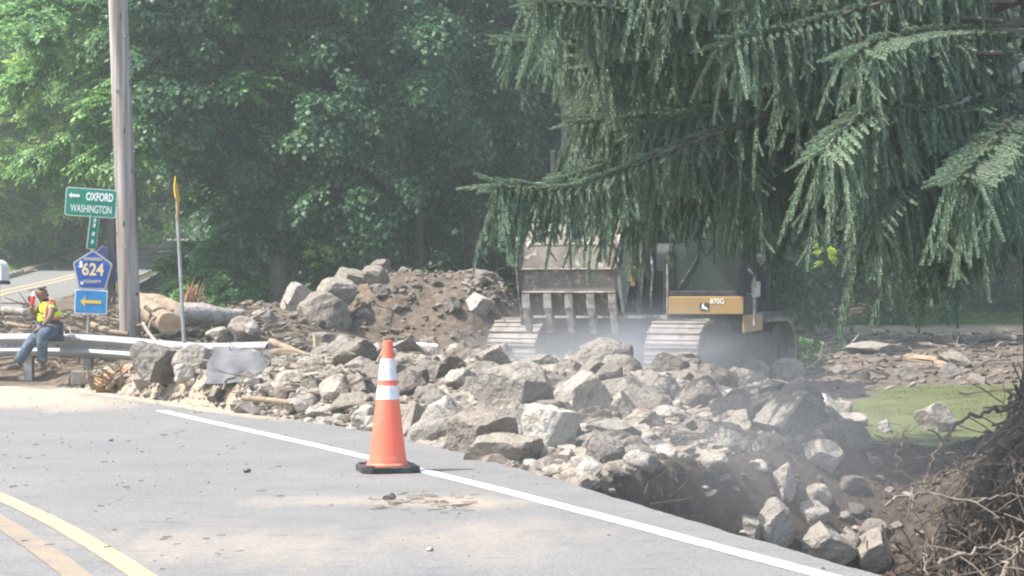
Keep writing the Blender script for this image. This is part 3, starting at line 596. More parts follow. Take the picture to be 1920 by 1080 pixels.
tag(stones('rubble', 10500, (-2.6, 4.2), (12.2, 23.5), lambda X, Y: (X > road_edge(Y) + .02) & (X < ip(Y, [14, 18, 24], [2.8, 3.4, 3.9])) & ~((X > .2) & (Y < holeline(X))), .05, .22, m_heap), 'loose small stones filling the gaps of the boulder heap', 'rubble', kind='stuff')
tag(stones('gravel', 3600, (-7.5, -.8), (15.5, 24.4), lambda X, Y: (X > road_edge(Y) - .12) & vis(X, Y), .025, .14, m_rub), 'sandy gravel and cobbles spread left of the cone', 'gravel', kind='stuff')
tag(stones('mud_clods', 4200, (-5, 1.2), (24, 35), lambda X, Y: vis(X, Y), .02, .15, m_rubd), 'clods and stones over the dirt mound', 'clods', kind='stuff')
tag(stones('mud_stones', 2400, (1.2, 14), (24, 52), lambda X, Y: vis(X, Y) & (turf_mask(X, Y) < .2), .03, .19, m_rubd, .4), 'muddy stones littering the washed field', 'stones', kind='stuff')
tag(stones('hole_stones', 420, (.6, 3.4), (8.5, 17), lambda X, Y: (X > road_edge(Y) + .12) & vis(X, Y), .03, .13, m_heap), 'small muddy stones in the washed-out hole', 'stones', kind='stuff')
tag(stones('soil_clods', 2000, (1.0, 5.2), (9, 16.5), lambda X, Y: (X > road_edge(Y) + .2) & vis(X, Y), .015, .07, island_mat('soil_clod', [(.045, .034, .026), (.075, .057, .044), (.11, .085, .066)]), .7), 'crumbled dark soil on the bank of the hole', 'soil', kind='stuff')
tag(stones('road_grit', 600, (-7, 1.6), (7.5, 22), lambda X, Y: (X < road_edge(Y) - .05) & vis(X, Y) & (rng.uniform(0, 1, len(X)) < .15 + dust_f(X, Y)), .004, .018, m_rubd), 'grit scattered on the asphalt', 'grit', kind='stuff')
g_ = bpy.data.objects['road_grit']; vv = np.empty(len(g_.data.vertices) * 3, np.float32); g_.data.vertices.foreach_get('co', vv); vv = vv.reshape(-1, 3); vv[:, 2] += .06; g_.data.vertices.foreach_set('co', vv.ravel())

# ------------------------------------------------------------------ broadleaf trees
def spray_tpl(kind):
    V, Fc = [], []
    def leaf(p, d, l, w, tilt):
        d = Vector(d).normalized(); s = d.cross(Vector((0, 0, 1)));  s = s.normalized() if s.length > .1 else Vector((0, 1, 0)); u = s.cross(d)
        s = s * math.cos(tilt) + u * math.sin(tilt); p = Vector(p); b = len(V)
        V.extend([p, p + d * l * .5 + s * w - u * w * .25, p + d * l - u * l * .12, p + d * l * .5 - s * w - u * w * .25]); Fc.append([b, b + 1, b + 2, b + 3])
    r = random.Random(5 if kind == 'comp' else 9)
    if kind == 'comp':       # feathered compound leaf
        for i in range(6):
            x = .12 + i * .15; z = -.10 * x * x
            for s in (-1, 1): leaf((x, 0, z), (.5, s, -.25), .32 * (1 - .05 * i), .065, r.uniform(-.4, .4))
        leaf((1.0, 0, -.12), (1, 0, -.3), .3, .06, 0)
    else:                    # twig of simple leaves
        for i in range(11):
            x = r.uniform(.05, 1); a = r.uniform(0, 6.28); leaf((x, .12 * math.cos(a), .1 * math.sin(a)), (.7, math.cos(a), math.sin(a) * .5 - .35), r.uniform(.2, .32), r.uniform(.07, .11), r.uniform(-.8, .8))
    return np.array([v[:] for v in V]), np.array(Fc)
SPR = {'comp': spray_tpl('comp'), 'simple': spray_tpl('simple')}
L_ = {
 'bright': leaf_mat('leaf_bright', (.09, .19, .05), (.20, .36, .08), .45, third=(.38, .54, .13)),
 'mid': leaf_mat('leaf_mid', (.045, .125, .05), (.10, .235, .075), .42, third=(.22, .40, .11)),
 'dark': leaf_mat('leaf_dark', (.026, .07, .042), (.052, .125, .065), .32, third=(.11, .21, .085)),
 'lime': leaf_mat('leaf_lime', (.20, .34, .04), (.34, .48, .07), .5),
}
def zcut(Y): return CH + 590 / F * Y
def crown_arrays(lobes, n, size, kind, up_thin=.25):
    if lobes[0][0][0] < -11: up_thin = .06
    T, Fc = SPR[kind]
    w = np.array([r ** 2 for _, r in lobes]); w /= w.sum(); k = rng.choice(len(lobes), n, p=w)
    C = np.array([c for c, _ in lobes])[k]; R = np.array([r for _, r in lobes])[k]
    # each lobe is a stack of drooping boughs; sprays lie along them
    nb = 9; seed = rng.integers(0, nb, n) + k * nb; tb = np.random.default_rng(len(lobes) * 7 + n).uniform(0, 1, (len(lobes) * nb, 4))
    az = tb[seed, 0] * 6.283; lev = tb[seed, 1] * 2 - 1; r0 = np.sqrt(np.clip(1 - lev * lev * .8, .05, 1)) * R
    rr = r0 * rng.uniform(.1, 1.0, n) ** .55 * (.7 + .6 * tb[seed, 2]); az2 = az + rng.normal(0, .34, n) * (.35 + .65 * (1 - rr / (r0 * 1.3 + .01)))
    d = np.stack([np.cos(az2), np.sin(az2), lev * .5 - .15 - .35 * rr / (R + .01)], -1)
    pos = C + np.stack([np.cos(az2) * rr, np.sin(az2) * rr, lev * R * .85 + .18 * R - .42 * R * (rr / (R + .01)) ** 2 + rng.normal(0, .05, n) * R], -1)
    z = pos[:, 2]; hi = z > CH + .2 * pos[:, 1] + 1.0; low_edge = np.abs(pos[:, 0]) > .31 * np.abs(pos[:, 1]) + 2.0
    out = hi | low_edge; keep = ~out | (rng.uniform(0, 1, n) < up_thin); pos, d, out = pos[keep], d[keep], out[keep]; n = len(pos)
    dd = d + rng.normal(size=(n, 3)) * .38; dd[:, 2] = dd[:, 2] * .6 - .12
    S = size * 1.15 * rng.uniform(.7, 1.3, n) * np.where(out, 2.0, 1.0)
    M = frames(dd, rng.uniform(-.5, .5, n)) * S[:, None, None]
    return scatter(T, Fc, M, pos)
def tree(name, label, base, h, tr, env, nl, lr, n, size, lm, kind='simple', bark='bark', lean=(0, 0), group=None, cat='tree', limbs=10, parts=True):
    """env: centre offset from base, radii"""
    bz = Hs(base[0], base[1]); root = empty(name, (base[0], base[1], bz)); tag(root, label, cat, group)
    r = random.Random(hash(name) % 7 + int(base[0] * 31 + base[1] * 7))
    top = Vector((lean[0], lean[1], h)); pts = [Vector((0, 0, -.3))]
    for i in range(1, 9):
        t = i / 8; pts.append(Vector((lean[0] * t + r.uniform(-.1, .1) * tr * 3, lean[1] * t + r.uniform(-.1, .1) * tr * 3, h * t * .92)))
    mb = MB().tube(pts, [tr * (1.25 if i == 0 else 1 - .75 * i / 8) for i in range(9)], 10, jit=.08); mb.build('trunk', M_[bark], root, True, 60)
    (ex, ey, ez), (rx, ry, rz) = env; lobes = []
    for i in range(nl):
        while True:
            q = Vector((r.uniform(-1, 1), r.uniform(-1, 1), r.uniform(-1, 1)))
            if .25 < q.length < 1: break
        q = q * (q.length ** -.35); rl_ = r.uniform(*lr)
        wx, wy, wz = base[0] + ex + q.x * rx, base[1] + ey + q.y * ry, bz + ez + q.z * rz
        if cat == 'tree' and wy < 50 and (wx - rl_ * .5) / wy < -.185 and (wz - 1.5 * rl_ - CH) / wy < .045: continue
        lobes.append((Vector((ex + q.x * rx, ey + q.y * ry, ez + q.z * rz)), rl_))
    lb = MB()
    for c, rr in lobes[:limbs]:
        t = r.uniform(.3, .85); a = pts[min(8, int(t * 8))]; m_ = (a + c) / 2 + Vector((0, 0, r.uniform(-.2, .6)))
        lb.tube([a, m_, c + Vector((0, 0, rr * .2))], [tr * .34, tr * .2, tr * .07], 5)
    if limbs: lb.build('limb', M_[bark], root, True, 60)
    lw = [((c.x + base[0], c.y + base[1], c.z + bz), rr) for c, rr in lobes]
    V, Fc = crown_arrays(lw, n, size, kind); V = V - np.array([base[0], base[1], bz])
    np_mesh('crown', V, Fc, L_[lm], root); return root
G1 = 'broadleaf trees along the wood edge'
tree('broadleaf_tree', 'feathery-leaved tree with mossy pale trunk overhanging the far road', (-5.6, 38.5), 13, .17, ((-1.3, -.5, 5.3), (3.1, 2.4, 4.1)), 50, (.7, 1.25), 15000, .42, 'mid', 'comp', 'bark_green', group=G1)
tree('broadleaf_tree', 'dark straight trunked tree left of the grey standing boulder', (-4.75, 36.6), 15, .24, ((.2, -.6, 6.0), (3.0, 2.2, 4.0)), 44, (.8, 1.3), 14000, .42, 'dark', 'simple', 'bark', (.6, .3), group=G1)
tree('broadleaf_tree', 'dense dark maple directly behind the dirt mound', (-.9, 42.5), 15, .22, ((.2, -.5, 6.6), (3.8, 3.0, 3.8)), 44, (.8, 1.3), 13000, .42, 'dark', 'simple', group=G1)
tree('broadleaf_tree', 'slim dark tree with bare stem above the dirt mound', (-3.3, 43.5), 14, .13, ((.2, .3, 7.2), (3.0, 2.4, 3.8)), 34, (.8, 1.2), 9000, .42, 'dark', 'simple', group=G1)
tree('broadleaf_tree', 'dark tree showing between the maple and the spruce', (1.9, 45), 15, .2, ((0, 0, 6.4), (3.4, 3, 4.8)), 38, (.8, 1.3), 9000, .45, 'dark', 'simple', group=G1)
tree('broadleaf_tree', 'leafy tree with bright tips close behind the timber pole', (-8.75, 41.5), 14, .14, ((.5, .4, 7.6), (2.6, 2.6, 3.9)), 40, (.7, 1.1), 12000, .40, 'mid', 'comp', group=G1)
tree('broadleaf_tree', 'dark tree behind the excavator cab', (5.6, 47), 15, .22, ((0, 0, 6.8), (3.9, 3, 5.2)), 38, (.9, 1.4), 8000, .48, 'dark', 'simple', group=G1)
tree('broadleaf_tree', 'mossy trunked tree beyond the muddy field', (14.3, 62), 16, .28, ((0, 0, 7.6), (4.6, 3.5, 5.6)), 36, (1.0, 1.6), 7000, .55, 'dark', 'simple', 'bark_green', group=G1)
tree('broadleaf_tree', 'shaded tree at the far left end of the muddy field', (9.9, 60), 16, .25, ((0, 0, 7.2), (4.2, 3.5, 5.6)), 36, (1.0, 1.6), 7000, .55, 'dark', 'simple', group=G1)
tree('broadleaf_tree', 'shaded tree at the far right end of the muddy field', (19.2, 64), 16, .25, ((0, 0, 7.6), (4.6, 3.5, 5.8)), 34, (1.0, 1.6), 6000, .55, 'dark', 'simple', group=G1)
G2 = 'sunlit trees on the hillside over the far road'
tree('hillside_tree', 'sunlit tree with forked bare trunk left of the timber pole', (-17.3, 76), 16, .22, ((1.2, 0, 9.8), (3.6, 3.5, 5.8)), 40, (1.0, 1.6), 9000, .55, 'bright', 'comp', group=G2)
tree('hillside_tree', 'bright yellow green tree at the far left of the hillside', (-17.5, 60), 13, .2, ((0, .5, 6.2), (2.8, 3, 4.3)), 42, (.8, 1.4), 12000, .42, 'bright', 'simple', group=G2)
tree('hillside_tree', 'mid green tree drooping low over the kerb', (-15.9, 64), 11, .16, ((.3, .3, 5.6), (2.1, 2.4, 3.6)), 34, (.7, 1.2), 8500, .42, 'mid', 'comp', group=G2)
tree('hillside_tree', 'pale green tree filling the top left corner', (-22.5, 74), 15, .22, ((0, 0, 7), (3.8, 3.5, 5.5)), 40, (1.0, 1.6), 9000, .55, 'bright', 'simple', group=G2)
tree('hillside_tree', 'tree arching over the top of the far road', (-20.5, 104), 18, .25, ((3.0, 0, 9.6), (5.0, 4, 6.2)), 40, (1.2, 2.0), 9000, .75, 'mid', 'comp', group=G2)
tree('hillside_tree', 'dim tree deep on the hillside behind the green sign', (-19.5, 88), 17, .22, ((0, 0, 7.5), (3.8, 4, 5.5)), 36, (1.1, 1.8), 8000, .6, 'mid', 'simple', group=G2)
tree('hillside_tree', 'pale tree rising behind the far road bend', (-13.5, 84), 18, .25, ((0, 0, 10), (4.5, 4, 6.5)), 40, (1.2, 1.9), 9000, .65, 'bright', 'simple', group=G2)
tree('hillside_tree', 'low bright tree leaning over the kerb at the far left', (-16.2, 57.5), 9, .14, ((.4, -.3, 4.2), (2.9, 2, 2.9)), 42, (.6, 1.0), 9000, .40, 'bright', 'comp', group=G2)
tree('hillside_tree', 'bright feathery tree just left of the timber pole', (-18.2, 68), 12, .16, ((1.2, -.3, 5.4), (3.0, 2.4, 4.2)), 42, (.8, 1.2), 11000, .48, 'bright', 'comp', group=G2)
# bushes
def shrub(label, base, rad_, hgt, n, size, lm, kind='simple', group='bushes under the trees'):
    return tree('shrub', label, base, hgt * .7, .04, ((0, 0, hgt * .5), (rad_, rad_, hgt * .4)), 14, (rad_ * .35, rad_ * .6), n, size, lm, kind, group=group, cat='bush', limbs=5)
shrub('leafy green bush right of the twin metal posts', (-5.95, 37), .85, 1.7, 2600, .30, 'mid', 'comp')
shrub('pale green weeds beside the mossy trunk', (-5.9, 35.2), .55, .9, 1400, .2, 'mid', 'simple')
shrub('dark bush low on the bank below the green sign', (-16.6, 62), 1.6, 2.2, 2600, .36, 'dark', 'simple')
shrub('dark bush at the left end of the grass verge', (-17.0, 52.5), 1.6, 1.3, 2200, .34, 'dark', 'simple')
shrub('dim bush behind the dirt mound', (1.4, 41), 1.6, 2.6, 2600, .32, 'dark', 'simple')
shrub('small green weeds at the mud edge behind the right track', (5.4, 35), .45, .5, 500, .18, 'mid', 'simple')
shrub('low weeds at the far edge of the muddy field', (13, 59), 1.2, .8, 900, .3, 'mid', 'simple')
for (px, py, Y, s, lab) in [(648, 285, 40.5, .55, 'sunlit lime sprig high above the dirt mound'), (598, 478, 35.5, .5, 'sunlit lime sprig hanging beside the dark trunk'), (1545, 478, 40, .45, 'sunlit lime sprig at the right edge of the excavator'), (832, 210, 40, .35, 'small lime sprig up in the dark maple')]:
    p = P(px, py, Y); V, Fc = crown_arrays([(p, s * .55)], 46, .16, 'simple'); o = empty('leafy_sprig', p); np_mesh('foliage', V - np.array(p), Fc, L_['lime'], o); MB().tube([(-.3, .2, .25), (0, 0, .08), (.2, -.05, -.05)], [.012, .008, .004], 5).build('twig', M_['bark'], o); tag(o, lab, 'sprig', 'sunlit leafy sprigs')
# far woodland reading as one mass
def woods(name, lab, xr, yr, zr, n, size, lm):
    X = rng.uniform(*xr, n); Y = rng.uniform(*yr, n); z0 = H(X, Y); Z = z0 + rng.uniform(*zr, n)
    clump = nz2(X * .8, Z * 1.1 + Y * .5, 1.2); k = clump > -.25; X, Y, Z = X[k], Y[k], Z[k]; n = len(X)
    d = rng.normal(size=(n, 3)); d[:, 2] = d[:, 2] * .4 - .25; T, Fc = SPR['simple']
    V, F2 = scatter(T, Fc, frames(d, rng.uniform(-.6, .6, n)) * (size * rng.uniform(.7, 1.4, n))[:, None, None], np.stack([X, Y, Z], -1))
    tag(np_mesh(name, V, F2, L_[lm]), lab, 'woodland', kind='stuff')
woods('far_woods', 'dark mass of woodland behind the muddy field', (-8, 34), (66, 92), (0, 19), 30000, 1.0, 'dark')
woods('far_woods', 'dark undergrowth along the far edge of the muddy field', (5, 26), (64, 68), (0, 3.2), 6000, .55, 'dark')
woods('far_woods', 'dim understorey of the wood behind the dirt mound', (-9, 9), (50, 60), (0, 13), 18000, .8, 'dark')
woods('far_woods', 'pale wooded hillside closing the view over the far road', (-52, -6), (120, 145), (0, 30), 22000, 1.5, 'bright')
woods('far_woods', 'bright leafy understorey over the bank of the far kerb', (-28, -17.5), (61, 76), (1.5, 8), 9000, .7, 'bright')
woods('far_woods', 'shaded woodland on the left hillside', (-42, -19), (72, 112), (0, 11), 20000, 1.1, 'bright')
# bare trunks in the wood
tm = [(-2.2, 41, .12, 'leaning thin trunk behind the dirt mound'), (-3.9, 45, .1, 'thin straight trunk in the shade behind the big boulders'), (.9, 47, .14, 'dim trunk behind the right side of the mound'), (11.5, 66, .22, 'dim trunk beyond the muddy field')]
for x, y, r_, lab in tm:
    z = Hs(x, y); o = MB().tube([(0, 0, -.2), (.1, 0, 3), (.25, .1, 7), (.3, .1, 12)], [r_, r_ * .85, r_ * .6, r_ * .3], 8, jit=.06).build('tree_trunk', M_['bark'], None, True, 60); o.location = (x, y, z); tag(o, lab, 'tree trunk', 'bare trunks in the wood')
for pts, lab in (([(663, 300), (664, 400), (664, 530)], 'straight pale vine hanging left of the dirt mound crest'), ([(706, 330), (712, 430), (717, 525)], 'longer pale vine slanting down behind the mound crest')):
    o = MB().tube([P(x, y, 37) for x, y in pts], .018, 5).build('vine', M_['wood_grey'], None, True); tag(o, lab, 'vine', 'pale vines hanging in the wood')
dp = [P(x, y, 38.5) for x, y in ((668, 352), (700, 346), (735, 352), (762, 368), (782, 380))]
mb = MB().tube(dp, [.03, .04, .035, .03, .015], 6)
for i in range(22):
    a = dp[0].lerp(dp[-1], random.random()) + Vector((0, 0, .14 * random.random())); mb.tube([a, a + Vector((random.uniform(-.12, .12), random.uniform(-.1, .1), random.uniform(-.15, .17)))], [.014, .004], 4)
tag(mb.build('dead_branch', M_['birch'], None, True), 'bleached dead branch caught in the dark foliage over the mound', 'branch')

# ------------------------------------------------------------------ spruce
def shoot_tpl():
    V, Fc = [], []
    L = .26; nst = 12
    for i in range(nst):
        x = L * (i + .5) / nst; tap = 1 - .45 * (i / nst)
        for k in range(5):
            a = k * math.pi / 2.5 + i * .9; c, s = math.cos(a), math.sin(a); b = len(V); nl = .029 * tap; w = .013
            V += [(x - w, 0, 0), (x + w, -s * .002, c * .002), (x + nl * .75, c * nl, s * nl)]; Fc.append([b, b + 1, b + 2])
    b = len(V); V += [(0, .005, 0), (0, -.005, 0), (L, 0, 0), (0, 0, .005), (0, 0, -.005)]; Fc += [[b, b + 1, b + 2], [b + 3, b + 4, b + 2]]
    return np.array(V), np.array(Fc)
ST = shoot_tpl()
L_['spruce'] = leaf_mat('spruce_needles', (.085, .135, .098), (.15, .215, .145), .22, .65, third=(.22, .29, .18))
sp_base = P(1965, 0, 16.2); sbx, sby = sp_base.x, 16.2; sbz = Hs(sbx, sby)
spruce = empty('spruce_tree', (sbx, sby, sbz)); tag(spruce, 'big drooping spruce whose hanging boughs cover the excavator', 'tree')
TR = lambda z: Vector((sbx - .02 * z, sby, z))
mb = MB().tube([TR(sbz - .5), TR(sbz), TR(sbz + .4), TR(3), TR(6), TR(9), TR(13)], [.42, .30, .21, .17, .15, .12, .05], 14, jit=.04)
tr_o = mb.build('trunk', M_['bark'], spruce, True, 60); tr_o.data.transform(Matrix.Translation(-spruce.location))
pos_, dir_, scl_ = [], [], []; wood = MB(); woodp = MB()
R_ = random.Random(3)
def shoot(p, d, s=1.0): pos_.append(p[:]); dir_.append(d[:]); scl_.append(s)
def tassel(p, ln, out):
    """twig hanging from p, ln long, with side shoots"""
    d = Vector((out.x * .35 + R_.uniform(-.2, .2), out.y * .35 + R_.uniform(-.2, .2), -1)).normalized(); q = p.copy(); l = 0
    while l < ln:
        s = R_.uniform(.75, 1.1); st = .24 * s; shoot(q, d, s)
        for _ in range(R_.choice((1, 1, 2))):
            e = Vector((R_.uniform(-1, 1), R_.uniform(-1, 1), -1.3)).normalized(); shoot(q + d * st * .3, e, s * R_.uniform(.35, .75))
        q = q + d * st; d = (d + Vector((R_.uniform(-.12, .12), R_.uniform(-.12, .12), -.25))).normalized(); l += st
def curve(pts, n):
    pts = [Vector(p) for p in pts]; out = []
    seg = len(pts) - 1
    for i in range(n + 1):
        t = i / n * seg; k = min(int(t), seg - 1); u = t - k
        p0, p1, p2, p3 = pts[max(k - 1, 0)], pts[k], pts[k + 1], pts[min(k + 2, seg)]
        out.append(.5 * ((2 * p1) + (p2 - p0) * u + (2 * p0 - 5 * p1 + 4 * p2 - p3) * u * u + (3 * p1 - p0 - 3 * p2 + p3) * u ** 3))
    return out
def inview(p): return p.y > 5 and abs(p.x) < .30 * p.y + .3 and p.z < CH + .175 * p.y + .4
def limb(pts, hang, lat=1.0, dens=1.0, tip_up=True, r0=.035, start=.18, pale=False):
    ln = sum((Vector(b) - Vector(a)).length for a, b in zip(pts, pts[1:])); n = max(8, int(ln / .085)); c = curve(pts, n)
    al = [0.0]
    for u_, v_ in zip(c, c[1:]): al.append(al[-1] + (v_ - u_).length)
    tt = np.linspace(0, al[-1], n + 1); arr = np.array([p[:] for p in c]); c = [Vector((np.interp(t, al, arr[:, 0]), np.interp(t, al, arr[:, 1]), np.interp(t, al, arr[:, 2]))) for t in tt]
    (woodp if pale else wood).tube(c, [r0 * (1 - .85 * i / n) + .004 for i in range(n + 1)], 6)
    for i in range(int(n * start), n + 1):
        t = i / n; p = c[i]; ax = (c[min(i + 1, n)] - c[max(i - 1, 0)]).normalized(); side = ax.cross(Vector((0, 0, 1))).normalized()
        dn = dens * (1 if inview(p) else .22)
        if R_.random() < dn:
            shoot(p + Vector((0, 0, .012)), (ax + Vector((R_.uniform(-.3, .3), R_.uniform(-.3, .3), .18))).normalized(), 1.0); shoot(p, (ax + side * R_.choice((-1, 1)) * .9 + Vector((0, 0, -.5))).normalized(), R_.uniform(.5, .9))
        if t > .9: 
            for _ in range(2): shoot(p, (ax + side * R_.uniform(-.8, .8) + Vector((0, 0, -.1))).normalized(), R_.uniform(.6, 1))
        if R_.random() < dn: tassel(p, hang * R_.uniform(.35, 1.1) * (1 - .45 * t), ax); tassel(p, hang * R_.uniform(.2, .8) * (1 - .45 * t), -ax)
        if i % 2 == 0 or t > .7:
            for sgn in (-1, 1):
                if R_.random() > dn: continue
                ll = lat * (1 - t * .78) * R_.uniform(.5, 1.1); m_ = max(2, int(ll / .13)); q = p.copy(); d = (side * sgn + ax * .8 + Vector((0, 0, -.05))).normalized()
                prev = q.copy(); ok = inview(p)
                for j in range(m_):
                    shoot(q, d, R_.uniform(.6, .95)); 
                    if R_.random() < .9 * dens: tassel(q, hang * R_.uniform(.25, 1.0) * (1 - .5 * j / m_), d)
                    q = q + d * .13; d = (d + Vector((R_.uniform(-.12, .12), R_.uniform(-.12, .12), -.10))).normalized()
                wood.tube([p, prev.lerp(q, .5) , q], [.006, .005, .003], 3, cap=False)
def PP(l): return [P(*a) for a in l]
limb(PP([(1915, 40, 16.1), (1700, 130, 15.9), (1500, 195, 15.4), (1250, 285, 15.0), (1090, 350, 14.6), (1000, 352, 14.4), (940, 347, 14.2)]), .62, .8, 1.0, r0=.05)
limb(PP([(1915, 90, 16.3), (1650, 210, 16.4), (1400, 300, 16.2), (1230, 335, 16.0), (1120, 345, 15.8)]), .80, .9)
limb(PP([(1915, 120, 16.4), (1700, 240, 17.0), (1520, 320, 17.2), (1400, 360, 17.2)]), .85, .8)
limb(PP([(1915, -60, 16.2), (1600, 20, 16.4), (1330, 60, 16.3), (1150, 70, 16.0), (1060, 72, 15.8)]), .60, .9)
limb(PP([(1915, -140, 16.1), (1600, -90, 15.6), (1350, -70, 15.2), (1200, -40, 15.0), (1110, -15, 14.9)]), .62, .9)
limb(PP([(1915, -20, 16.2), (1650, 90, 17.2), (1400, 150, 17.8), (1200, 190, 18.0), (1100, 200, 18.0)]), .72, .8)
limb(PP([(1915, -90, 16.0), (1700, -10, 14.9), (1500, 50, 14.2), (1380, 75, 13.8)]), .62, .7)
limb(PP([(1925, 120, 16.1), (1830, 180, 15.0), (1750, 205, 14.2), (1670, 190, 13.7), (1590, 235, 13.3), (1548, 280, 13.1)]), .95, .75, 1.0, r0=.045, pale=True)
limb(PP([(1925, 240, 16.1), (1850, 300, 15.0), (1780, 330, 14.2), (1690, 350, 13.6), (1640, 400, 13.3)]), .95, .55)
limb(PP([(1925, 330, 16.1), (1870, 380, 15.2), (1800, 420, 14.6), (1730, 480, 14.1)]), .62, .5)
limb(PP([(1925, 60, 16.1), (1760, 60, 14.6), (1660, 75, 13.6), (1615, 95, 13.2)]), .55, .5)
limb(PP([(1925, 240, 16.4), (1780, 300, 17.4), (1640, 320, 18.2)]), .55, .6)
limb(PP([(1925, 180, 16.1), (1890, 230, 14.6), (1850, 280, 13.4), (1810, 330, 12.6)]), .80, .5)
limb(PP([(1915, 60, 16.3), (1760, 130, 17.5), (1600, 170, 18.8), (1450, 180, 19.6)]), .75, .8)
limb(PP([(1915, 0, 16.3), (1750, 60, 16.4), (1560, 150, 16.0), (1440, 260, 15.5), (1400, 330, 15.2)]), .80, .7)
limb(PP([(1915, -40, 16.3), (1800, 40, 18.0), (1700, 60, 19.6)]), .8, .8)
for (a_, b_, yy, hg) in [((1900, 60, 16.2), (1180, 120, 16.8), .02, .8), ((1900, 150, 16.2), (1330, 250, 17.0), .03, .95), ((1900, 200, 16.5), (1480, 330, 18), .02, .8), ((1900, -30, 16), (1260, -20, 15.8), .0, .8),
        ((1900, 120, 16.2), (1280, 215, 15.6), .02, .85), ((1900, 200, 16.2), (1680, 300, 14.3), .02, .95), ((1900, 280, 16.0), (1730, 390, 14.6), .02, .75), ((1900, 100, 15.9), (1700, 150, 14.2), .02, .8), ((1900, 0, 15.9), (1560, 60, 15.2), .02, .75), ((1900, 180, 16), (1400, 290, 16.6), .02, .95), ((1900, 60, 15.8), (1640, 110, 13.9), .02, .7), ((1900, 300, 16), (1800, 420, 14.2), .02, .6)]:
    A_, B_ = P(*a_), P(*b_); limb([A_, A_.lerp(B_, .35) + Vector((0, 0, .06)), A_.lerp(B_, .7), B_], hg, .7, .9)
for (a_, b_, hg) in [((1880, 0, 17.5), (1210, 30, 18.5), .8), ((1880, 80, 17.8), (1250, 110, 19), .85), ((1880, 150, 18), (1200, 200, 19), .75), ((1880, 200, 18.5), (1280, 260, 19.5), .85), ((1880, 260, 18), (1330, 320, 19), .85),
        ((1880, -60, 17), (1200, -40, 17.5), .8), ((1880, 330, 17), (1650, 340, 18.5), .6), ((1880, 260, 16), (1640, 330, 15.5), .95), ((1880, 100, 15), (1480, 140, 14.6), .7), ((1880, 40, 15.2), (1250, 30, 15.2), .65), ((1500, 240, 16.8), (1060, 330, 17), .5), ((1700, 180, 15.5), (1200, 240, 15.4), .7)]:
    A_, B_ = P(*a_), P(*b_); limb([A_, A_.lerp(B_, .35) + Vector((0, .1, .08)), A_.lerp(B_, .7) + Vector((0, -.1, .05)), B_], hg, .8, .9, r0=.02)
limb(PP([(1500, 130, 16.4), (1350, 180, 16.5), (1200, 215, 16.4), (1090, 225, 16.3)]), .5, .6, 1, start=.0, r0=.02)
limb(PP([(1560, 180, 17), (1400, 230, 17), (1280, 270, 17), (1200, 300, 17)]), .6, .6, 1, start=.0, r0=.02)
limb(PP([(1500, 60, 15.6), (1300, 100, 15.5), (1150, 120, 15.3), (1120, 100, 15.2)]), .5, .6, 1, start=.0, r0=.02)
for k, (y0_, ln_) in enumerate([(-60, 4.6), (-120, 4.4), (-200, 4.4), (-260, 4.2), (-330, 4.0), (-420, 3.6), (-520, 3.4), (-620, 3.0)]):
    for a in ([170, 205, 140] if k < 3 else [180, 120, 230, 40, 300]):
        a = rad(a + R_.uniform(-18, 18)); st = P(1915, y0_, 16.2); d = Vector((math.cos(a), math.sin(a), 0))
        limb([st, st + d * ln_ * .35 + Vector((0, 0, -.15)), st + d * ln_ * .7 + Vector((0, 0, -.55)), st + d * ln_ + Vector((0, 0, -.55))], .6, .9, .9 if k < 3 else .6)
print('spruce shoots', len(pos_))
Vn, Fn = scatter(ST[0], ST[1], frames(np.array(dir_), rng.uniform(0, 1.5, len(pos_))) * np.array(scl_)[:, None, None], np.array(pos_))
Vn = Vn - np.array(spruce.location); np_mesh('foliage', Vn, Fn, L_['spruce'], spruce)
for w_, nm, mt in ((wood, 'limb', 'bark'), (woodp, 'limb', 'wood_grey')):
    o = w_.build(nm, M_[mt], spruce, True, 70); o.data.transform(Matrix.Translation(-spruce.location))
mb = MB()
for (px, py, Y) in [(1612, 60, 14.5), (1722, 65, 15), (1705, 90, 14.8), (1770, 320, 13.6), (1230, 60, 15), (1222, 90, 15.1), (1318, 140, 16)]:
    p = P(px, py, Y); mb.tube([p, p + Vector((0, 0, -.05)), p + Vector((.004, 0, -.11)), p + Vector((0, 0, -.15))], [.008, .02, .019, .006], 8)
o = mb.build('seed_cone', mat('seed_cone', (.30, .24, .17), .8), spruce, True); o.data.transform(Matrix.Translation(-spruce.location)); o['kind'] = 'stuff'
# exposed roots of the spruce on the eroded bank
def root_curve(p, d, ln, droop, wig=.25):
    pts = [p.copy()]; n = max(4, int(ln / .09)); q = p.copy(); d = d.normalized()
    for i in range(n):
        d = (d + Vector((R_.uniform(-wig, wig), R_.uniform(-wig, wig), R_.uniform(-wig, wig) - droop))).normalized(); q = q + d * ln / n
        g = Hs(q.x, q.y) + .02
        if q.z < g: q.z = g; d.z = max(d.z, -.1)
        pts.append(q.copy())
    return pts
fine = MB()
for i in range(4600):
    px = R_.uniform(1660, 1940); Y = R_.uniform(9.2, 16.0); X = (px - 960) / F * Y
    if (Y < 11 and X < 2.4) or (Y > 14 and X < 4.3): continue
    g = Hs(X, Y); p = Vector((X, Y, g + R_.uniform(.03, .30))); ln = R_.uniform(.12, .5)
    fine.tube(root_curve(p, Vector((R_.uniform(-.5, .3), R_.uniform(-1, .1), R_.uniform(-.3, .55))), ln, .10), [.006] * 0 or R_.choice([.004, .006, .009, .013]), 3, cap=False)
o = fine.build('root_mat', M_['root'], spruce, True); o.data.transform(Matrix.Translation(-spruce.location)); o['kind'] = 'stuff'
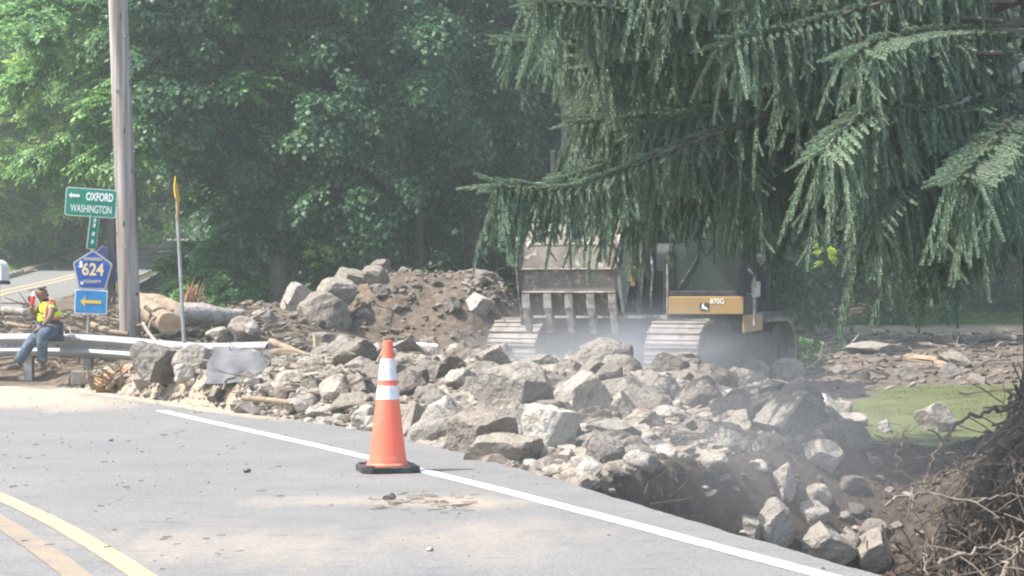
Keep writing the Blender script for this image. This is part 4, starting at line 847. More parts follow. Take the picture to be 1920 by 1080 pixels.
for i in range(900):     # curtain of fibres hanging off the eroded rim
    t = R_.random(); X = 3.35 + 1.5 * t + R_.gauss(0, .06); Y = 14.0 + .9 * t + R_.gauss(0, .12); g = Hs(X, Y); p = Vector((X, Y, g + R_.uniform(.0, .10) + .10 * t))
    fine.tube(root_curve(p, Vector((R_.uniform(-.6, .0), R_.uniform(-1, -.3), R_.uniform(-.3, .3))), R_.uniform(.2, .6), .16, .15), R_.choice([.004, .006, .009]), 3, cap=False)
o2 = fine.build('root_mat', M_['root'], spruce, True); o2.data.transform(Matrix.Translation(-spruce.location)); o2['kind'] = 'stuff'; bpy.data.objects.remove(o)
big = []
for (pts, r0, m_) in [
    ([(1905, 755, 15.6), (1850, 775, 15.0), (1800, 790, 14.4), (1770, 830, 14.0), (1745, 870, 13.6)], .034, 'root'),
    ([(1915, 770, 15.4), (1880, 800, 14.7), (1830, 850, 13.8), (1790, 880, 13.4), (1745, 920, 13.0)], .03, 'root'),
    ([(1660, 945, 12.8), (1710, 930, 12.9), (1770, 932, 12.9), (1830, 945, 12.8), (1890, 930, 12.8), (1925, 938, 12.8)], .02, 'root_pale'),
    ([(1760, 1055, 11.2), (1810, 1040, 11.3), (1860, 1025, 11.4), (1905, 1010, 11.6), (1935, 1000, 11.8)], .024, 'root_pale'),
    ([(1880, 1085, 10.9), (1890, 1050, 11.1), (1915, 1020, 11.4), (1935, 990, 11.6)], .017, 'root_pale'),
    ([(1712, 945, 12.6), (1708, 920, 12.8), (1718, 900, 13.0)], .011, 'root_pale'), ([(1898, 860, 13.4), (1903, 890, 13.2), (1912, 905, 13.1), (1920, 870, 13.3)], .012, 'root_pale'),
    ([(1735, 1080, 10.8), (1733, 1040, 11.2), (1738, 1010, 11.6)], .009, 'root_pale'), ([(1752, 1000, 11.8), (1750, 1040, 11.4), (1765, 1070, 11.1)], .01, 'root'),
    ([(1745, 905, 13.0), (1775, 880, 13.3), (1800, 862, 13.6), (1830, 850, 13.9)], .02, 'root'), ([(1700, 800, 15), (1690, 830, 14.2), (1680, 880, 13.5)], .012, 'root'),
]:
    q = []
    for a in pts:
        v = P(*a); g = Hs(v.x, v.y)
        if v.z < g + .01: # slide towards the viewer until above the soil
            v = hit(a[0], a[1], 8, 30) + Vector((0, 0, .02))
        q.append(v)
    cc = curve(q, 26); cc = [v + Vector((R_.gauss(0, .012), R_.gauss(0, .012), R_.gauss(0, .014))) for v in cc]; rb = MB().tube(cc, [r0 * .8 * (1 - .6 * i / 26) * R_.uniform(.55, .9) for i in range(27)], 7, jit=.15)
    for v in cc[2::3]: rb.tube(root_curve(v, Vector((R_.uniform(-1, 1), R_.uniform(-1, .3), R_.uniform(-.6, .6))), R_.uniform(.1, .35), .08), r0 * .22, 4, cap=False)
    o = rb.build('root', M_[m_], spruce, True, 60); o.data.transform(Matrix.Translation(-spruce.location))

# ------------------------------------------------------------------ grass and plants
def blades(name, lab, n, xr, yr, cond, l0, l1, w, m_, lean=.5, cat='grass'):
    X = rng.uniform(*xr, n); Y = rng.uniform(*yr, n); k = cond(X, Y); X, Y = X[k], Y[k]; Z = H(X, Y); n = len(X); a = rng.uniform(0, 6.28, n); l = rng.uniform(l0, l1, n)
    e = np.stack([np.cos(a), np.sin(a), 0 * a], -1) * w; tip = np.stack([rng.normal(0, lean, n), rng.normal(0, lean, n), np.ones(n)], -1) * l[:, None]; p = np.stack([X, Y, Z - .01], -1)
    V = np.stack([p - e, p + e, p + tip], 1).reshape(-1, 3); tag(np_mesh(name, V, np.arange(3 * n).reshape(n, 3), m_), lab, cat, kind='stuff')
m_gr = leaf_mat('grass_blade', (.07, .095, .025), (.13, .17, .05), .3, third=(.25, .24, .10))
m_dry = leaf_mat('grass_dry', (.12, .11, .06), (.22, .20, .12), .3, third=(.32, .28, .18))
m_vg = leaf_mat('grass_verge', (.12, .22, .03), (.2, .34, .05), .4)
blades('lawn_grass', 'short grass of the lawn around the lone boulder', 90000, (3, 9.6), (17, 31.5), lambda X, Y: (rng.uniform(0, 1, len(X)) < turf_mask(X, Y)) & (X < .3 * Y) & (nz2(X, Y, 3) > -.1), .012, .035, .006, m_gr)
blades('verge_grass', 'bright grass verge along the far kerb', 40000, (-20, -12), (44, 74), lambda X, Y: rng.uniform(0, 1, len(X)) < turf_mask(X, Y), .08, .2, .02, m_vg)
blades('field_edge_grass', 'sunlit grass beyond the muddy field', 9000, (7, 22), (56, 66), lambda X, Y: rng.uniform(0, 1, len(X)) < turf_mask(X, Y), 0.05, .12, .02, m_vg)
blades('bank_grass', 'tufts of grass on the overhang of the washed-out hole', 5200, (.35, 2.1), (12.2, 15.4), lambda X, Y: (np.abs(Y - holeline(X) - .18) < .3 + .15 * np.sin(7 * X)), .04, .15, .005, m_dry, .8)
blades('bank_grass', 'yellowed grass patch among the spruce roots', 2500, (3.4, 4.6), (13.4, 15.2), lambda X, Y: nz2(X, Y, 4) > 0, .05, .16, .005, m_dry, .7)

# ------------------------------------------------------------------ traffic cone
cx, cy = (727 - 960) / F * 12.75, 12.75
cone = empty('traffic_cone', (cx, cy, .002), rad(14)); tag(cone, 'tall orange traffic cone with two white bands standing on the white edge line', 'traffic cone')
def lathe(name, prof, m_, parent, seg=48):
    V, Fc = [], []
    for r, z in prof:
        for k in range(seg): a = 2 * math.pi * k / seg; V.append((r * math.cos(a), r * math.sin(a), z))
    for i in range(len(prof) - 1):
        for k in range(seg): a, b = i * seg + k, i * seg + (k + 1) % seg; Fc.append((a, b, b + seg, a + seg))
    return mesh_obj(name, V, Fc, m_, parent, True, 40)
oct_ = []
hb = .205; ch_ = .06
for sx, sy in ((1, -1), (1, 1), (-1, 1), (-1, -1)):
    a = [(sx * hb, sy * (hb - ch_)), (sx * (hb - ch_), sy * hb)]; oct_ += a if sx * sy > 0 else a[::-1]
mb = MB().prism(oct_, 0, .042, 'z'); 
for sx in (-1, 1):
    for sy in (-1, 1): mb.box(sx * .15 - .03, sx * .15 + .03, sy * .15 - .03, sy * .15 + .03, .042, .052)
mb.build('base', M_['lampblack'], cone, bevel=.006)
lathe('body', [(.150, .040), (.150, .050), (.134, .062), (.130, .10), (.128, .105), (.1255, .12), (.0815, .505), (.056, .72), (.042, .83), (.0355, .895), (.034, .905), (.0325, .915), (.026, .918), (.026, .85)], M_['cone'], cone)
def rz_(z): return np.interp(z, [.12, .505, .72, .83, .895], [.1255, .0815, .056, .042, .0355])
lathe('reflective_collar', [(rz_(.505) + .0005, .503)] + [(rz_(z) + .003, z) for z in np.linspace(.505, .598, 5)] + [(rz_(.6) + .0005, .6)], M_['cone_white'], cone)
lathe('reflective_collar', [(rz_(.64) + .0005, .638)] + [(rz_(z) + .003, z) for z in np.linspace(.64, .788, 7)] + [(rz_(.79) + .0005, .79)], M_['cone_white'], cone)

# ------------------------------------------------------------------ utility pole
Yp = 25.9; a, b = P(245, 632, Yp), P(221, 0, Yp); d = (b - a)
pole = empty('utility_pole', (a.x, a.y, Hs(a.x, a.y))); tag(pole, 'weathered grey timber utility pole behind the guardrail', 'utility pole')
zb = Hs(a.x, a.y); pts = [a - d * .12 - Vector((0, 0, 0))] + [a + d * t for t in np.linspace(0, 1.9, 24)]
mb = MB(); mb.tube([p - pole.location for p in pts], [.152] + [.150 - .014 * t for t in np.linspace(0, 1.9, 24)], 24); mb.build('shaft', M_['pole'], pole, True, 60)
for (px, py) in ((237, 463), (219, 170), (262, 410), (234, 68), (246, 600)):
    q = P(px, py, Yp - .15) - pole.location; MB().tube([q + Vector((0, -.03, 0)), q + Vector((0, .04, 0))], .018, 8).build('bolt', M_['galv'], pole, True)
mb = MB(); 
for (px, py, s) in ((226, 30, .05), (243, 155, .06), (233, 245, .05), (247, 320, .05), (232, 420, .05)):
    q = P(px, py, Yp - .135) - pole.location; mb.tube([q + Vector((0, -.006, s)), q + Vector((0, -.012, 0)), q + Vector((0, -.006, -s))], [.004, .014, .004], 6)
mb.build('knot', M_['post_dark'], pole, True)

# ------------------------------------------------------------------ guardrail
gpath = [P(-60, 626, 24.9), P(60, 625, 24.8), P(160, 627, 24.6), P(250, 633, 24.4), P(330, 640, 24.1), P(400, 643, 23.7), P(470, 641, 23.3), P(507, 640, 23.0)]
gr = empty('guardrail', (gpath[2].x, gpath[2].y, Hs(gpath[2].x, gpath[2].y))); tag(gr, 'dented steel W-beam guardrail under the seated worker', 'guardrail')
prof = [(0, 0), (-.025, -.012), (-.075, -.05), (-.082, -.075), (-.06, -.105), (-.012, -.14), (-.004, -.156), (-.012, -.172), (-.06, -.207), (-.082, -.237), (-.075, -.262), (-.025, -.30), (0, -.312)]
def beam(path, tw=1.0):
    c = curve(path, 60); V, Fc = [], []; n_ = len(prof)
    for i, p in enumerate(c):
        t = (c[min(i + 1, 60)] - c[max(i - 1, 0)]).normalized(); nrm = Vector((t.y, -t.x, 0)).normalized(); dn = 1 + .02 * math.sin(i * 1.3)
        for th in (0, .006):
            for u, v in prof: V.append(p + nrm * (-(u) * dn - th - 0) + Vector((0, 0, v)))
    for i in range(len(c) - 1):
        for k in range(n_ - 1):
            a = i * 2 * n_ + k; b = a + 2 * n_; Fc += [(a, b, b + 1, a + 1), (a + n_, a + n_ + 1, b + n_ + 1, b + n_)]
        for k in (0, n_ - 1): a = i * 2 * n_ + k; b = a + 2 * n_; Fc.append((a, a + n_, b + n_, b))
    return V, Fc
V, Fc = beam([p - gr.location for p in gpath]); mesh_obj('beam', V, Fc, M_['galv'], gr, True, 50)
for px in (-30, 48, 160, 345, 440):
    t = np.interp(px, [-60, 60, 160, 250, 330, 400, 470, 507], range(8)); k = min(int(t), 6); p = gpath[k].lerp(gpath[k + 1], t - k); g = Hs(p.x, p.y)
    q = p - gr.location + Vector((0, .02, 0)); mb = MB().box(q.x - .055, q.x + .055, q.y + .10, q.y + .12, g - gr.location.z - .2, q.z - .0).box(q.x - .055, q.x + .055, q.y + .22, q.y + .24, g - gr.location.z - .2, q.z).box(q.x - .006, q.x + .006, q.y + .12, q.y + .22, g - gr.location.z - .2, q.z)
    mb.build('post', M_['post_metal'], gr); MB().box(q.x - .07, q.x + .07, q.y - .01, q.y + .095, q.z - .31, q.z - .01).build('blockout', M_['post_wood'], gr, bevel=.008)
e = gpath[-1] - gr.location
mb = MB(); mb.tube([e + Vector((-.05, -.03, -.02)), e + Vector((.04, -.06, -.02)), e + Vector((.09, 0, -.02)), e + Vector((.05, .09, -.02))], .02, 6)
V = []; Fc = []
for k in range(9):
    a_ = math.pi * k / 8; x = e.x - .02 + .09 * math.sin(a_) ; y = e.y + .02 - .09 * math.cos(a_)
    for th in (0, .008):
        for z in (.03, -.34): V.append((x - math.sin(a_) * th, y + math.cos(a_) * th, e.z + z))
for k in range(8):
    a_ = k * 4; b_ = a_ + 4; Fc += [(a_, a_ + 1, b_ + 1, b_), (a_ + 2, b_ + 2, b_ + 3, a_ + 3), (a_, b_, b_ + 2, a_ + 2), (a_ + 1, a_ + 3, b_ + 3, b_ + 1)]
mesh_obj('end_cap', V, Fc, M_['galv'], gr, True, 50)
mb = MB()
for px in (20, 110, 205, 300, 395, 450):
    t = np.interp(px, [-60, 60, 160, 250, 330, 400, 470, 507], range(8)); k = min(int(t), 6); p = gpath[k].lerp(gpath[k + 1], t - k) - gr.location
    for s in (-.05, .05): mb.tube([p + Vector((s, -.03, -.156)), p + Vector((s, .012, -.156))], .014, 8)
mb.build('bolt', M_['post_metal'], gr, True)
q = P(172, 700, 23.9); o = MB().box(-.26, .26, -.07, .07, -.12, .06).build('timber_block', M_['post_wood'], bevel=.012); o.location = (q.x, 23.9, Hs(q.x, 23.9) + .05); tag(o, 'short grey timber block lying under the guardrail', 'timber')
# grey sheeting slumped from the end of the rail
V, Fc = [], []
nu, nv = 26, 22
hy_ = hit(440, 716).y; print('sheet', hy_); TL, TRr, BL, BRr = P(398, 650, hy_ + .7), P(508, 650, hy_ + .6), P(384, 718, hy_ - .15), P(492, 718, hy_ - .15)
for i in range(nu):
    for j in range(nv):
        u, v = i / (nu - 1), j / (nv - 1); p = TL.lerp(TRr, u).lerp(BL.lerp(BRr, u), v); p = p + Vector((.02 * math.sin(9 * v + 5 * u), 0, .012 * math.sin(7 * u + 3 * v) - .05 * u * (1 - v)))
        p.y += .07 * math.sin(6 * u + 4 * v) + .03 * math.sin(15 * u - 3 * v); V.append(p)
nV = len(V); V += [p + Vector((0, .02, -.012)) for p in V]
for i in range(nu - 1):
    for j in range(nv - 1):
        a = i * nv + j; Fc += [(a, a + 1, a + nv + 1, a + nv), (nV + a, nV + a + nv, nV + a + nv + 1, nV + a + 1)]
tag(mesh_obj('sheeting', V, Fc, M_['fabric_grey'], None, True, 60), 'smooth grey sheet slumped below the end of the guardrail', 'sheet')

# ------------------------------------------------------------------ signs
def sign_frame(Y, pc, roll, yaw=0):
    """matrix: local x right, z up, facing -y"""
    c = P(*pc, Y); return Matrix.Translation(c) @ Matrix.Rotation(rad(yaw), 4, 'Z') @ Matrix.Rotation(rad(roll), 4, 'Y')
TXT = Matrix.Rotation(rad(90), 4, 'X')
def rrect(w, h, r=.02, n=4):
    out = []
    for cx_, cz_, a0 in ((w / 2 - r, h / 2 - r, 0), (-w / 2 + r, h / 2 - r, 90), (-w / 2 + r, -h / 2 + r, 180), (w / 2 - r, -h / 2 + r, 270)):
        for k in range(n + 1): a_ = rad(a0 + 90 * k / n); out.append((cx_ + r * math.cos(a_), cz_ + r * math.sin(a_)))
    return out
def panel(name, poly, y0, y1, m_, parent, M): return MB().prism(poly, y0, y1, 'y', M).build(name, m_, parent)
def arrow(L_len, hw, sw):
    return [(-L_len / 2, 0), (-L_len / 2 + hw, hw), (-L_len / 2 + hw * .82, sw), (L_len / 2, sw), (L_len / 2, -sw), (-L_len / 2 + hw * .82, -sw), (-L_len / 2 + hw, -hw)]
Ys = 25.35; PPM = F / Ys
sp = P(165, 640, Ys); gz = Hs(sp.x, Ys); sg = empty('route_sign', (sp.x, Ys, gz)); tag(sg, 'leaning sign post with green town panel over blue 624 shield and yellow arrow plate', 'road sign')
T0 = Matrix.Translation(-sg.location)
def post(mb, a, b, w=.03):
    a, b = Vector(a) - sg.location, Vector(b) - sg.location; return mb.tube([a, b], w, 6)
post(MB(), P(163, 660, Ys + .08) , P(177, 400, Ys + .06), .026).build('post', M_['post_metal'], sg, True)
# green panel
M = T0 @ sign_frame(Ys - .03, (170.5, 380), 3.6, 8); w, h = .70, .395
panel('border', rrect(w, h, .035), .0, .006, M_['lettering'], sg, M); panel('town_panel', rrect(w - .018, h - .018, .03), -.004, -.001, M_['sign_green'], sg, M)
text_part('OXFORD', .15, M_['lettering'], sg, M @ Matrix.Translation((.115, -.008, .080)) @ TXT, bold=.005, width=.37)
text_part('WASHINGTON', .15, M_['lettering'], sg, M @ Matrix.Translation((.01, -.008, -.095)) @ TXT, bold=.0005, width=.56)
panel('arrow', [(x - .235, z + .085) for x, z in arrow(.15, .045, .018)], -.008, -.0045, M_['lettering'], sg, M)
# narrow street marker
M = T0 @ sign_frame(Ys - .02, (175, 436), 7, 38); panel('street_marker', rrect(.13, .46, .01), 0, .005, M_['sign_green'], sg, M)
panel('marker_border', rrect(.145, .475, .015), .006, .009, M_['lettering'], sg, M)
for dz in (-.13, -.02, .10, .17): panel('marker_mark', [(-.018, dz - .03), (.016, dz - .024), (.02, dz + .026), (-.014, dz + .03)], -.005, -.001, M_['lettering'], sg, M)
# pentagon
M = T0 @ sign_frame(Ys - .05, (173.5, 506), 2.0, 6); S = .53
def pent(s): return [(0, .51 * s), (-.50 * s, .17 * s), (-.34 * s, -.50 * s), (.34 * s, -.50 * s), (.50 * s, .17 * s)]
def rpoly(pl, r=.02):
    out = []
    for i, p in enumerate(pl):
        p = Vector((*p, 0)); a_ = Vector((*pl[i - 1], 0)); b_ = Vector((*pl[(i + 1) % len(pl)], 0)); u, v = (a_ - p).normalized() * r, (b_ - p).normalized() * r
        for t in (0, .33, .66, 1): q = (p + u) * (1 - t) ** 2 + p * 2 * t * (1 - t) + (p + v) * t * t; out.append((q.x, q.y))
    return out
panel('shield_edge', rpoly(pent(S * 1.04), .03), .0, .005, M_['sign_back'], sg, M); panel('shield_line', rpoly(pent(S * .985), .03), -.003, -.0005, M_['numeral'], sg, M); panel('shield', rpoly(pent(S * .955), .03), -.007, -.0035, M_['sign_blue'], sg, M)
text_part('624', .235, M_['numeral'], sg, M @ Matrix.Translation((.005, -.011, -.002)) @ TXT, bold=.006, sx=.86)
text_part('WARREN', .06, M_['numeral'], sg, M @ Matrix.Translation((0, -.011, .148)) @ TXT, bold=.001)
text_part('COUNTY', .058, M_['numeral'], sg, M @ Matrix.Translation((0, -.011, -.165)) @ TXT, bold=.001)
panel('state_mark', [(x * .055 - .165, z * .055 + .075) for x, z in [(-.1, .9), (.5, .7), (.3, .2), (.6, -.1), (.4, -.7), (-.1, -1), (-.5, -.6), (-.1, -.2), (-.4, .2)]], -.012, -.008, M_['lettering'], sg, M)
panel('state_mark', [(x * .03 - .14, z * .03 - .19) for x, z in [(-.5, .9), (.6, .4), (.5, -.7), (-.5, -.6)]], -.012, -.008, M_['lettering'], sg, M)
# arrow plate
M = T0 @ sign_frame(Ys - .05, (170.5, 566), 2.2, 3); panel('arrow_plate_edge', rrect(.45, .335, .02), 0, .005, M_['lettering'], sg, M); panel('arrow_plate', rrect(.425, .31, .015), -.004, -.0005, M_['sign_sky'], sg, M)
panel('arrow', [(x, z) for x, z in arrow(.29, .075, .022)], -.009, -.005, M_['arrow'], sg, M)
# second sign facing away, on a dark post
Y2 = 29.5; q = P(208, 560, Y2); s2 = empty('faded_sign', (q.x, Y2, Hs(q.x, Y2))); tag(s2, 'faded purple shield sign on a dark square post behind the 624 sign', 'road sign'); T2 = Matrix.Translation(-s2.location)
MB().box(-.055, .055, -.05, .05, -.3, 1.9).build('post', M_['post_dark'], s2).location = P(209, 560, Y2) - s2.location + Vector((0, 0, -.35))
M = T2 @ sign_frame(Y2 - .07, (199, 496), -12, 40); panel('shield', rpoly(pent(.60), .03), -.003, .003, M_['sign_purple'], s2, M); panel('shield_edge', rpoly(pent(.63), .03), .004, .007, M_['sign_back'], s2, M)
# warning sign seen edge on
Y3 = 24.0; q = P(344, 640, Y3); s3 = empty('warning_sign', (q.x, Y3, Hs(q.x, Y3))); tag(s3, 'yellow warning sign seen edge on atop twin metal posts', 'road sign')
MB().tube([P(346, 655, Y3) - s3.location, P(332, 400, Y3) - s3.location], .026, 6).build('post', M_['post_metal'], s3, True)
MB().tube([P(343, 640, Y3 + .25) - s3.location, P(330, 352, Y3 + .2) - s3.location], .016, 6).build('post', M_['post_metal'], s3, True)
V, Fc = [], []; hh = .30
for i in range(17):
    t = i / 16; z = (t * 2 - 1) * hh; wv = hh - abs(z); tw = rad(95) + .05 * math.sin(t * 6)
    for sgn in (-1, 1):
        for th in (-.004, .004): V.append((sgn * wv * math.cos(tw) + th + .018 * math.sin(t * 5), sgn * wv * math.sin(tw), z))
for i in range(16):
    a = i * 4; b = a + 4; Fc += [(a, b, b + 2, a + 2), (a + 1, a + 3, b + 3, b + 1), (a, a + 1, b + 1, b), (a + 2, b + 2, b + 3, a + 3)]
mesh_obj('diamond_plate', V, Fc, M_['sign_yellow'], s3, True, 60).location = P(331, 373, Y3 - .05) - s3.location
# unidentified white shape at the left frame edge, given an invented box, shelf and post
q = P(0, 510, 26.5); mbx = empty('edge_box', (q.x - .05, 26.5, Hs(q.x, 26.5))); tag(mbx, 'unidentified pale rounded box cut by the left edge of the view', 'edge_box')
hz = q.z - mbx.location.z
MB().prism([(-.13, -.13)] + [(.13 * math.cos(rad(a)) * -1, .05 + .13 * math.sin(rad(a))) for a in range(0, 181, 15)] + [(.13, -.13)], -.2, .2, 'y', Matrix.Translation((0, 0, hz))).build('box', M_['white_paint'], mbx, bevel=.01)
MB().box(-.04, .04, -.04, .04, -.2, hz - .16).build('post', M_['post_wood'], mbx); MB().box(-.10, .14, -.22, .22, hz - .18, hz - .13).build('shelf', M_['post_dark'], mbx)
# bridge railing of the far road
ra = [P(258, 540, 39), P(290, 522, 42.5), P(322, 503, 47), P(350, 486, 52)]
rl = empty('bridge_railing', (ra[0].x, ra[0].y, Hs(ra[0].x, ra[0].y))); tag(rl, 'dark bridge railing with close bars along the far road', 'railing')
c = curve(ra, 60); c = [p - rl.location for p in c]
MB().tube([p + Vector((0, 0, .06)) for p in c[::4]], .05, 6).build('top_rail', M_['galv'], rl, True)
mb = MB()
for i in range(0, 61): p = c[i]; mb.box(p.x - .02, p.x + .02, p.y - .02, p.y + .02, p.z - .85, p.z)
o = mb.build('bars', M_['post_dark'], rl); 
mb = MB()
for i in range(0, 60, 4):
    for k in range(4):
        a_, b_ = c[min(i + k, 60)], c[min(i + k + 1, 60)]; mb.add([a_ + Vector((.05, 0, -.75)), b_ + Vector((.05, 0, -.75)), b_ + Vector((.05, 0, -.25)), a_ + Vector((.05, 0, -.25)), a_ + Vector((.07, 0, -.75)), b_ + Vector((.07, 0, -.75)), b_ + Vector((.07, 0, -.25)), a_ + Vector((.07, 0, -.25))], [(0, 1, 2, 3), (4, 7, 6, 5), (3, 2, 6, 7), (0, 4, 5, 1)])
mb.build('mesh_panel', M_['post_dark'], rl)

# ------------------------------------------------------------------ excavator
EXC = Vector((2.40, 31.86, -.36)); ex = empty('excavator', EXC, rad(154)); tag(ex, 'muddy yellow tracked excavator with its toothed bucket raised, half hidden by the spruce', 'excavator')
HL, RW, TW = 2.05, .575, .9
def track(xc):
    t = empty('track', (xc, 0, 0)); t.parent = ex
    per = 2 * 2 * HL + 2 * math.pi * RW; N_ = 48; mb = MB()
    for i in range(N_):
        s = per * i / N_
        if s < 2 * HL: y, z, ang = -HL + s, 2 * RW, 0
        elif s < 2 * HL + math.pi * RW: a_ = (s - 2 * HL) / RW; y, z, ang = HL + RW * math.sin(a_), RW + RW * math.cos(a_), -a_
        elif s < 4 * HL + math.pi * RW: y, z, ang = HL - (s - 2 * HL - math.pi * RW), 0, math.pi
        else: a_ = (s - 4 * HL - math.pi * RW) / RW; y, z, ang = -HL - RW * math.sin(a_), RW - RW * math.cos(a_), math.pi - a_
        Mx = Matrix.Translation((0, y, z)) @ Matrix.Rotation(ang, 4, 'X'); p = per / N_ * .48
        mb.prism([(-p, -.035), (p, -.035), (p, .0), (p - .02, .012), (-p + .05, .012), (-p + .04, .045), (-p + .005, .045), (-p, 0)], -TW / 2, TW / 2, 'x', Mx)
        mb.box(-TW / 2, TW / 2, .02, .04, .012, .030, Mx)
    mb.build('shoe_belt', M_['track'], t)
    mb = MB(); mb.prism([(-HL, .22), (HL, .22), (HL + .25, .45), (HL + .2, .75), (HL - .2, .93), (-HL + .2, .93), (-HL - .2, .75), (-HL - .25, .45)], -.26, .26, 'x'); mb.build('track_frame', M_['machine_dark'], t, bevel=.02)
    for yy, nm in ((HL, 'idler'), (-HL, 'sprocket')):
        mb = MB().tube([(-.30, yy, RW), (.30, yy, RW)], RW - .07, 28).tube([(-.36, yy, RW), (.36, yy, RW)], .16, 16); mb.build(nm, M_['machine_dark'], t, True, 40)
    for k in range(7):
        yy = -HL + .45 + k * (2 * HL - .9) / 6; MB().tube([(-.3, yy, .17), (.3, yy, .17)], .13, 14).build('roller', M_['machine_dark'], t, True, 40)
    for yy in (-.7, .7): MB().tube([(-.3, yy, 1.02), (.3, yy, 1.02)], .09, 12).build('carrier_roller', M_['machine_dark'], t, True, 40)
    s = -1 if xc < 0 else 1
    MB().box(min(s * .28, s * .33), max(s * .28, s * .33), -HL + .1, HL - .1, .28, .88).build('side_guard', M_['machine_dark'], t, bevel=.01)
    return t
track(-1.42); track(1.42)
MB().box(-1.0, 1.0, -1.0, 1.0, .45, .95).box(-.6, .6, -1.7, 1.7, .45, .8).build('undercarriage', M_['machine_dark'], ex, bevel=.03)
MB().tube([(0, 0, .93), (0, 0, 1.08)], .75, 32).build('swing_ring', M_['machine_dark'], ex, True, 40)
MU = Matrix.Rotation(rad(10), 4, 'Z')
def up(name, m_, fn, bevel=.02, smooth=False, parent=ex):
    mb = MB(); fn(mb); mb.v = [MU @ v for v in mb.v]; return mb.build(name, m_, parent, smooth, 40, bevel)
up('deck', M_['machine_dark'], lambda m: m.box(-2.0, 1.75, -2.7, 2.1, 1.08, 1.27))
up('deck_edge', M_['steel_pale'], lambda m: m.box(-.75, 1.72, 2.105, 2.14, 1.20, 1.262), 0)
up('engine_housing', M_['machine_dark'], lambda m: m.prism([(-2.7, 1.275), (-.3, 1.275), (-.3, 2.35), (-.6, 2.5), (-2.5, 2.5), (-2.7, 2.3)], -1.5, 1.7, 'x'), .04)
up('counterweight', M_['machine_dark'], lambda m: m.prism([(-1.75, -2.72), (1.7, -2.72), (1.6, -3.25), (.8, -3.5), (-.8, -3.5), (-1.65, -3.25)], 1.0, 2.35, 'z'), .06)
up('tool_box', M_['machine_dark'], lambda m: m.box(.62, 1.72, -.28, 1.95, 1.275, 1.95), .03)
up('side_skirt', M_['machine_yellow'], lambda m: m.box(-2.05, -2.005, .3, 2.3, .98, 1.26), .01)
CX0, CX1, CY0, CY1, CZ0, CZ1, CZ2 = -2.04, -.80, .75, 2.32, 1.27, 1.58, 3.15
cab = up('cab', M_['machine_dark'], lambda m: (m.box(CX0, CX1, CY0, CY1 - .02, CZ0, CZ1 - .003), m.box(CX0 + .02, CX1 - .02, CY0 + .02, CY1 - .02, CZ2, CZ2 + .1),
    [m.box(x, x + .07, y, y + .07, CZ1, CZ2 - .003) for x in (CX0 + .02, CX1 - .09) for y in (CY0 + .02, CY1 - .10)], m.box(CX0 + .1, CX1 - .1, CY0 + .03, CY0 + .06, CZ1, CZ2)))
up('front_panel', M_['machine_yellow'], lambda m: m.box(CX0 + .01, CX1 - .01, CY1 - .017, CY1 + .025, CZ0 + .0, CZ1 - .02), .012, parent=ex)
up('panel_edge', M_['steel_pale'], lambda m: m.box(CX1 - .005, CX1 + .02, CY1 - .05, CY1 + .03, CZ0, CZ1 + .5), .004)
glass = bpy.data.materials.new('cab_glass'); glass.use_nodes = True; gb = glass.node_tree.nodes['Principled BSDF']; gb.inputs['Base Color'].default_value = (.05, .065, .06, 1); gb.inputs['Roughness'].default_value = .12; gb.inputs['Alpha'].default_value = .55; gb.inputs['Specular IOR Level'].default_value = .6
up('windshield', glass, lambda m: m.box(CX0 + .09, CX1 - .09, CY1 - .07, CY1 - .06, CZ1, CZ2), 0)
up('side_window', glass, lambda m: m.box(CX0 + .045, CX0 + .055, CY0 + .1, CY1 - .11, CZ1 + .01, CZ2 - .01), 0)
up('windshield_sill', M_['machine_dark'], lambda m: m.box(CX0 + .02, CX1 - .02, CY1 - .018, CY1 + .015, CZ1 - .017, CZ1 + .07), .01)
up('seat', M_['machine_dark'], lambda m: (m.box(-1.65, -1.15, 1.1, 1.6, 1.7, 1.9), m.box(-1.63, -1.17, 1.0, 1.14, 1.88, 2.6)), .03)
up('control_lever', M_['hose'], lambda m: (m.tube([(-1.72, 1.75, 1.6), (-1.7, 1.7, 2.05)], .025, 6), m.tube([(-1.1, 1.75, 1.6), (-1.1, 1.7, 2.05)], .025, 6)), 0)
up('wiper', M_['hose'], lambda m: m.tube([(-.95, CY1 - .045, CZ1 + .1), (-1.3, CY1 - .045, CZ1 + .65)], .012, 5), 0)
up('handrail', M_['steel_pale'], lambda m: m.tube([(-2.2, 2.3, 1.1), (-2.2, 2.3, 1.6), (-2.2, 2.3, 1.9), (-2.1, 2.3, 2.0)], .022, 6), 0, True)
up('mirror', M_['steel_pale'], lambda m: (m.box(-2.3, -2.16, 2.3, 2.34, 1.55, 1.8), m.tube([(-2.2, 2.3, 1.6), (-2.05, 2.2, 1.6)], .014, 5)), .01)
# panel lettering: number and small animal badge
TF = MU @ Matrix.Translation(((CX0 + CX1) / 2, CY1 + .029, (CZ0 + CZ1) / 2)) @ Matrix.Rotation(rad(180), 4, 'Z')
text_part('870G', .115, M_['white_paint'], ex, TF @ Matrix.Translation((.19, 0, .055)) @ TXT, bold=.002, name='number', sx=.9)
bdg = MB().prism(rrect(.155, .125, .02), -.004, -.001, 'y', TF @ Matrix.Translation((-.02, 0, -.03))).build('badge', M_['logo_dark'], ex)
MB().prism([(-.062, -.045), (-.03, -.03), (.0, -.032), (.045, -.052), (.064, -.058), (.05, -.028), (.028, -.008), (.0, .006), (-.012, .03), (-.005, .056), (-.022, .046), (-.03, .054), (-.034, .032), (-.05, .02), (-.03, .008), (-.035, -.015)], -.007, -.0045, 'y', TF @ Matrix.Translation((-.02, 0, -.03))).build('badge_animal', M_['white_paint'], bdg)
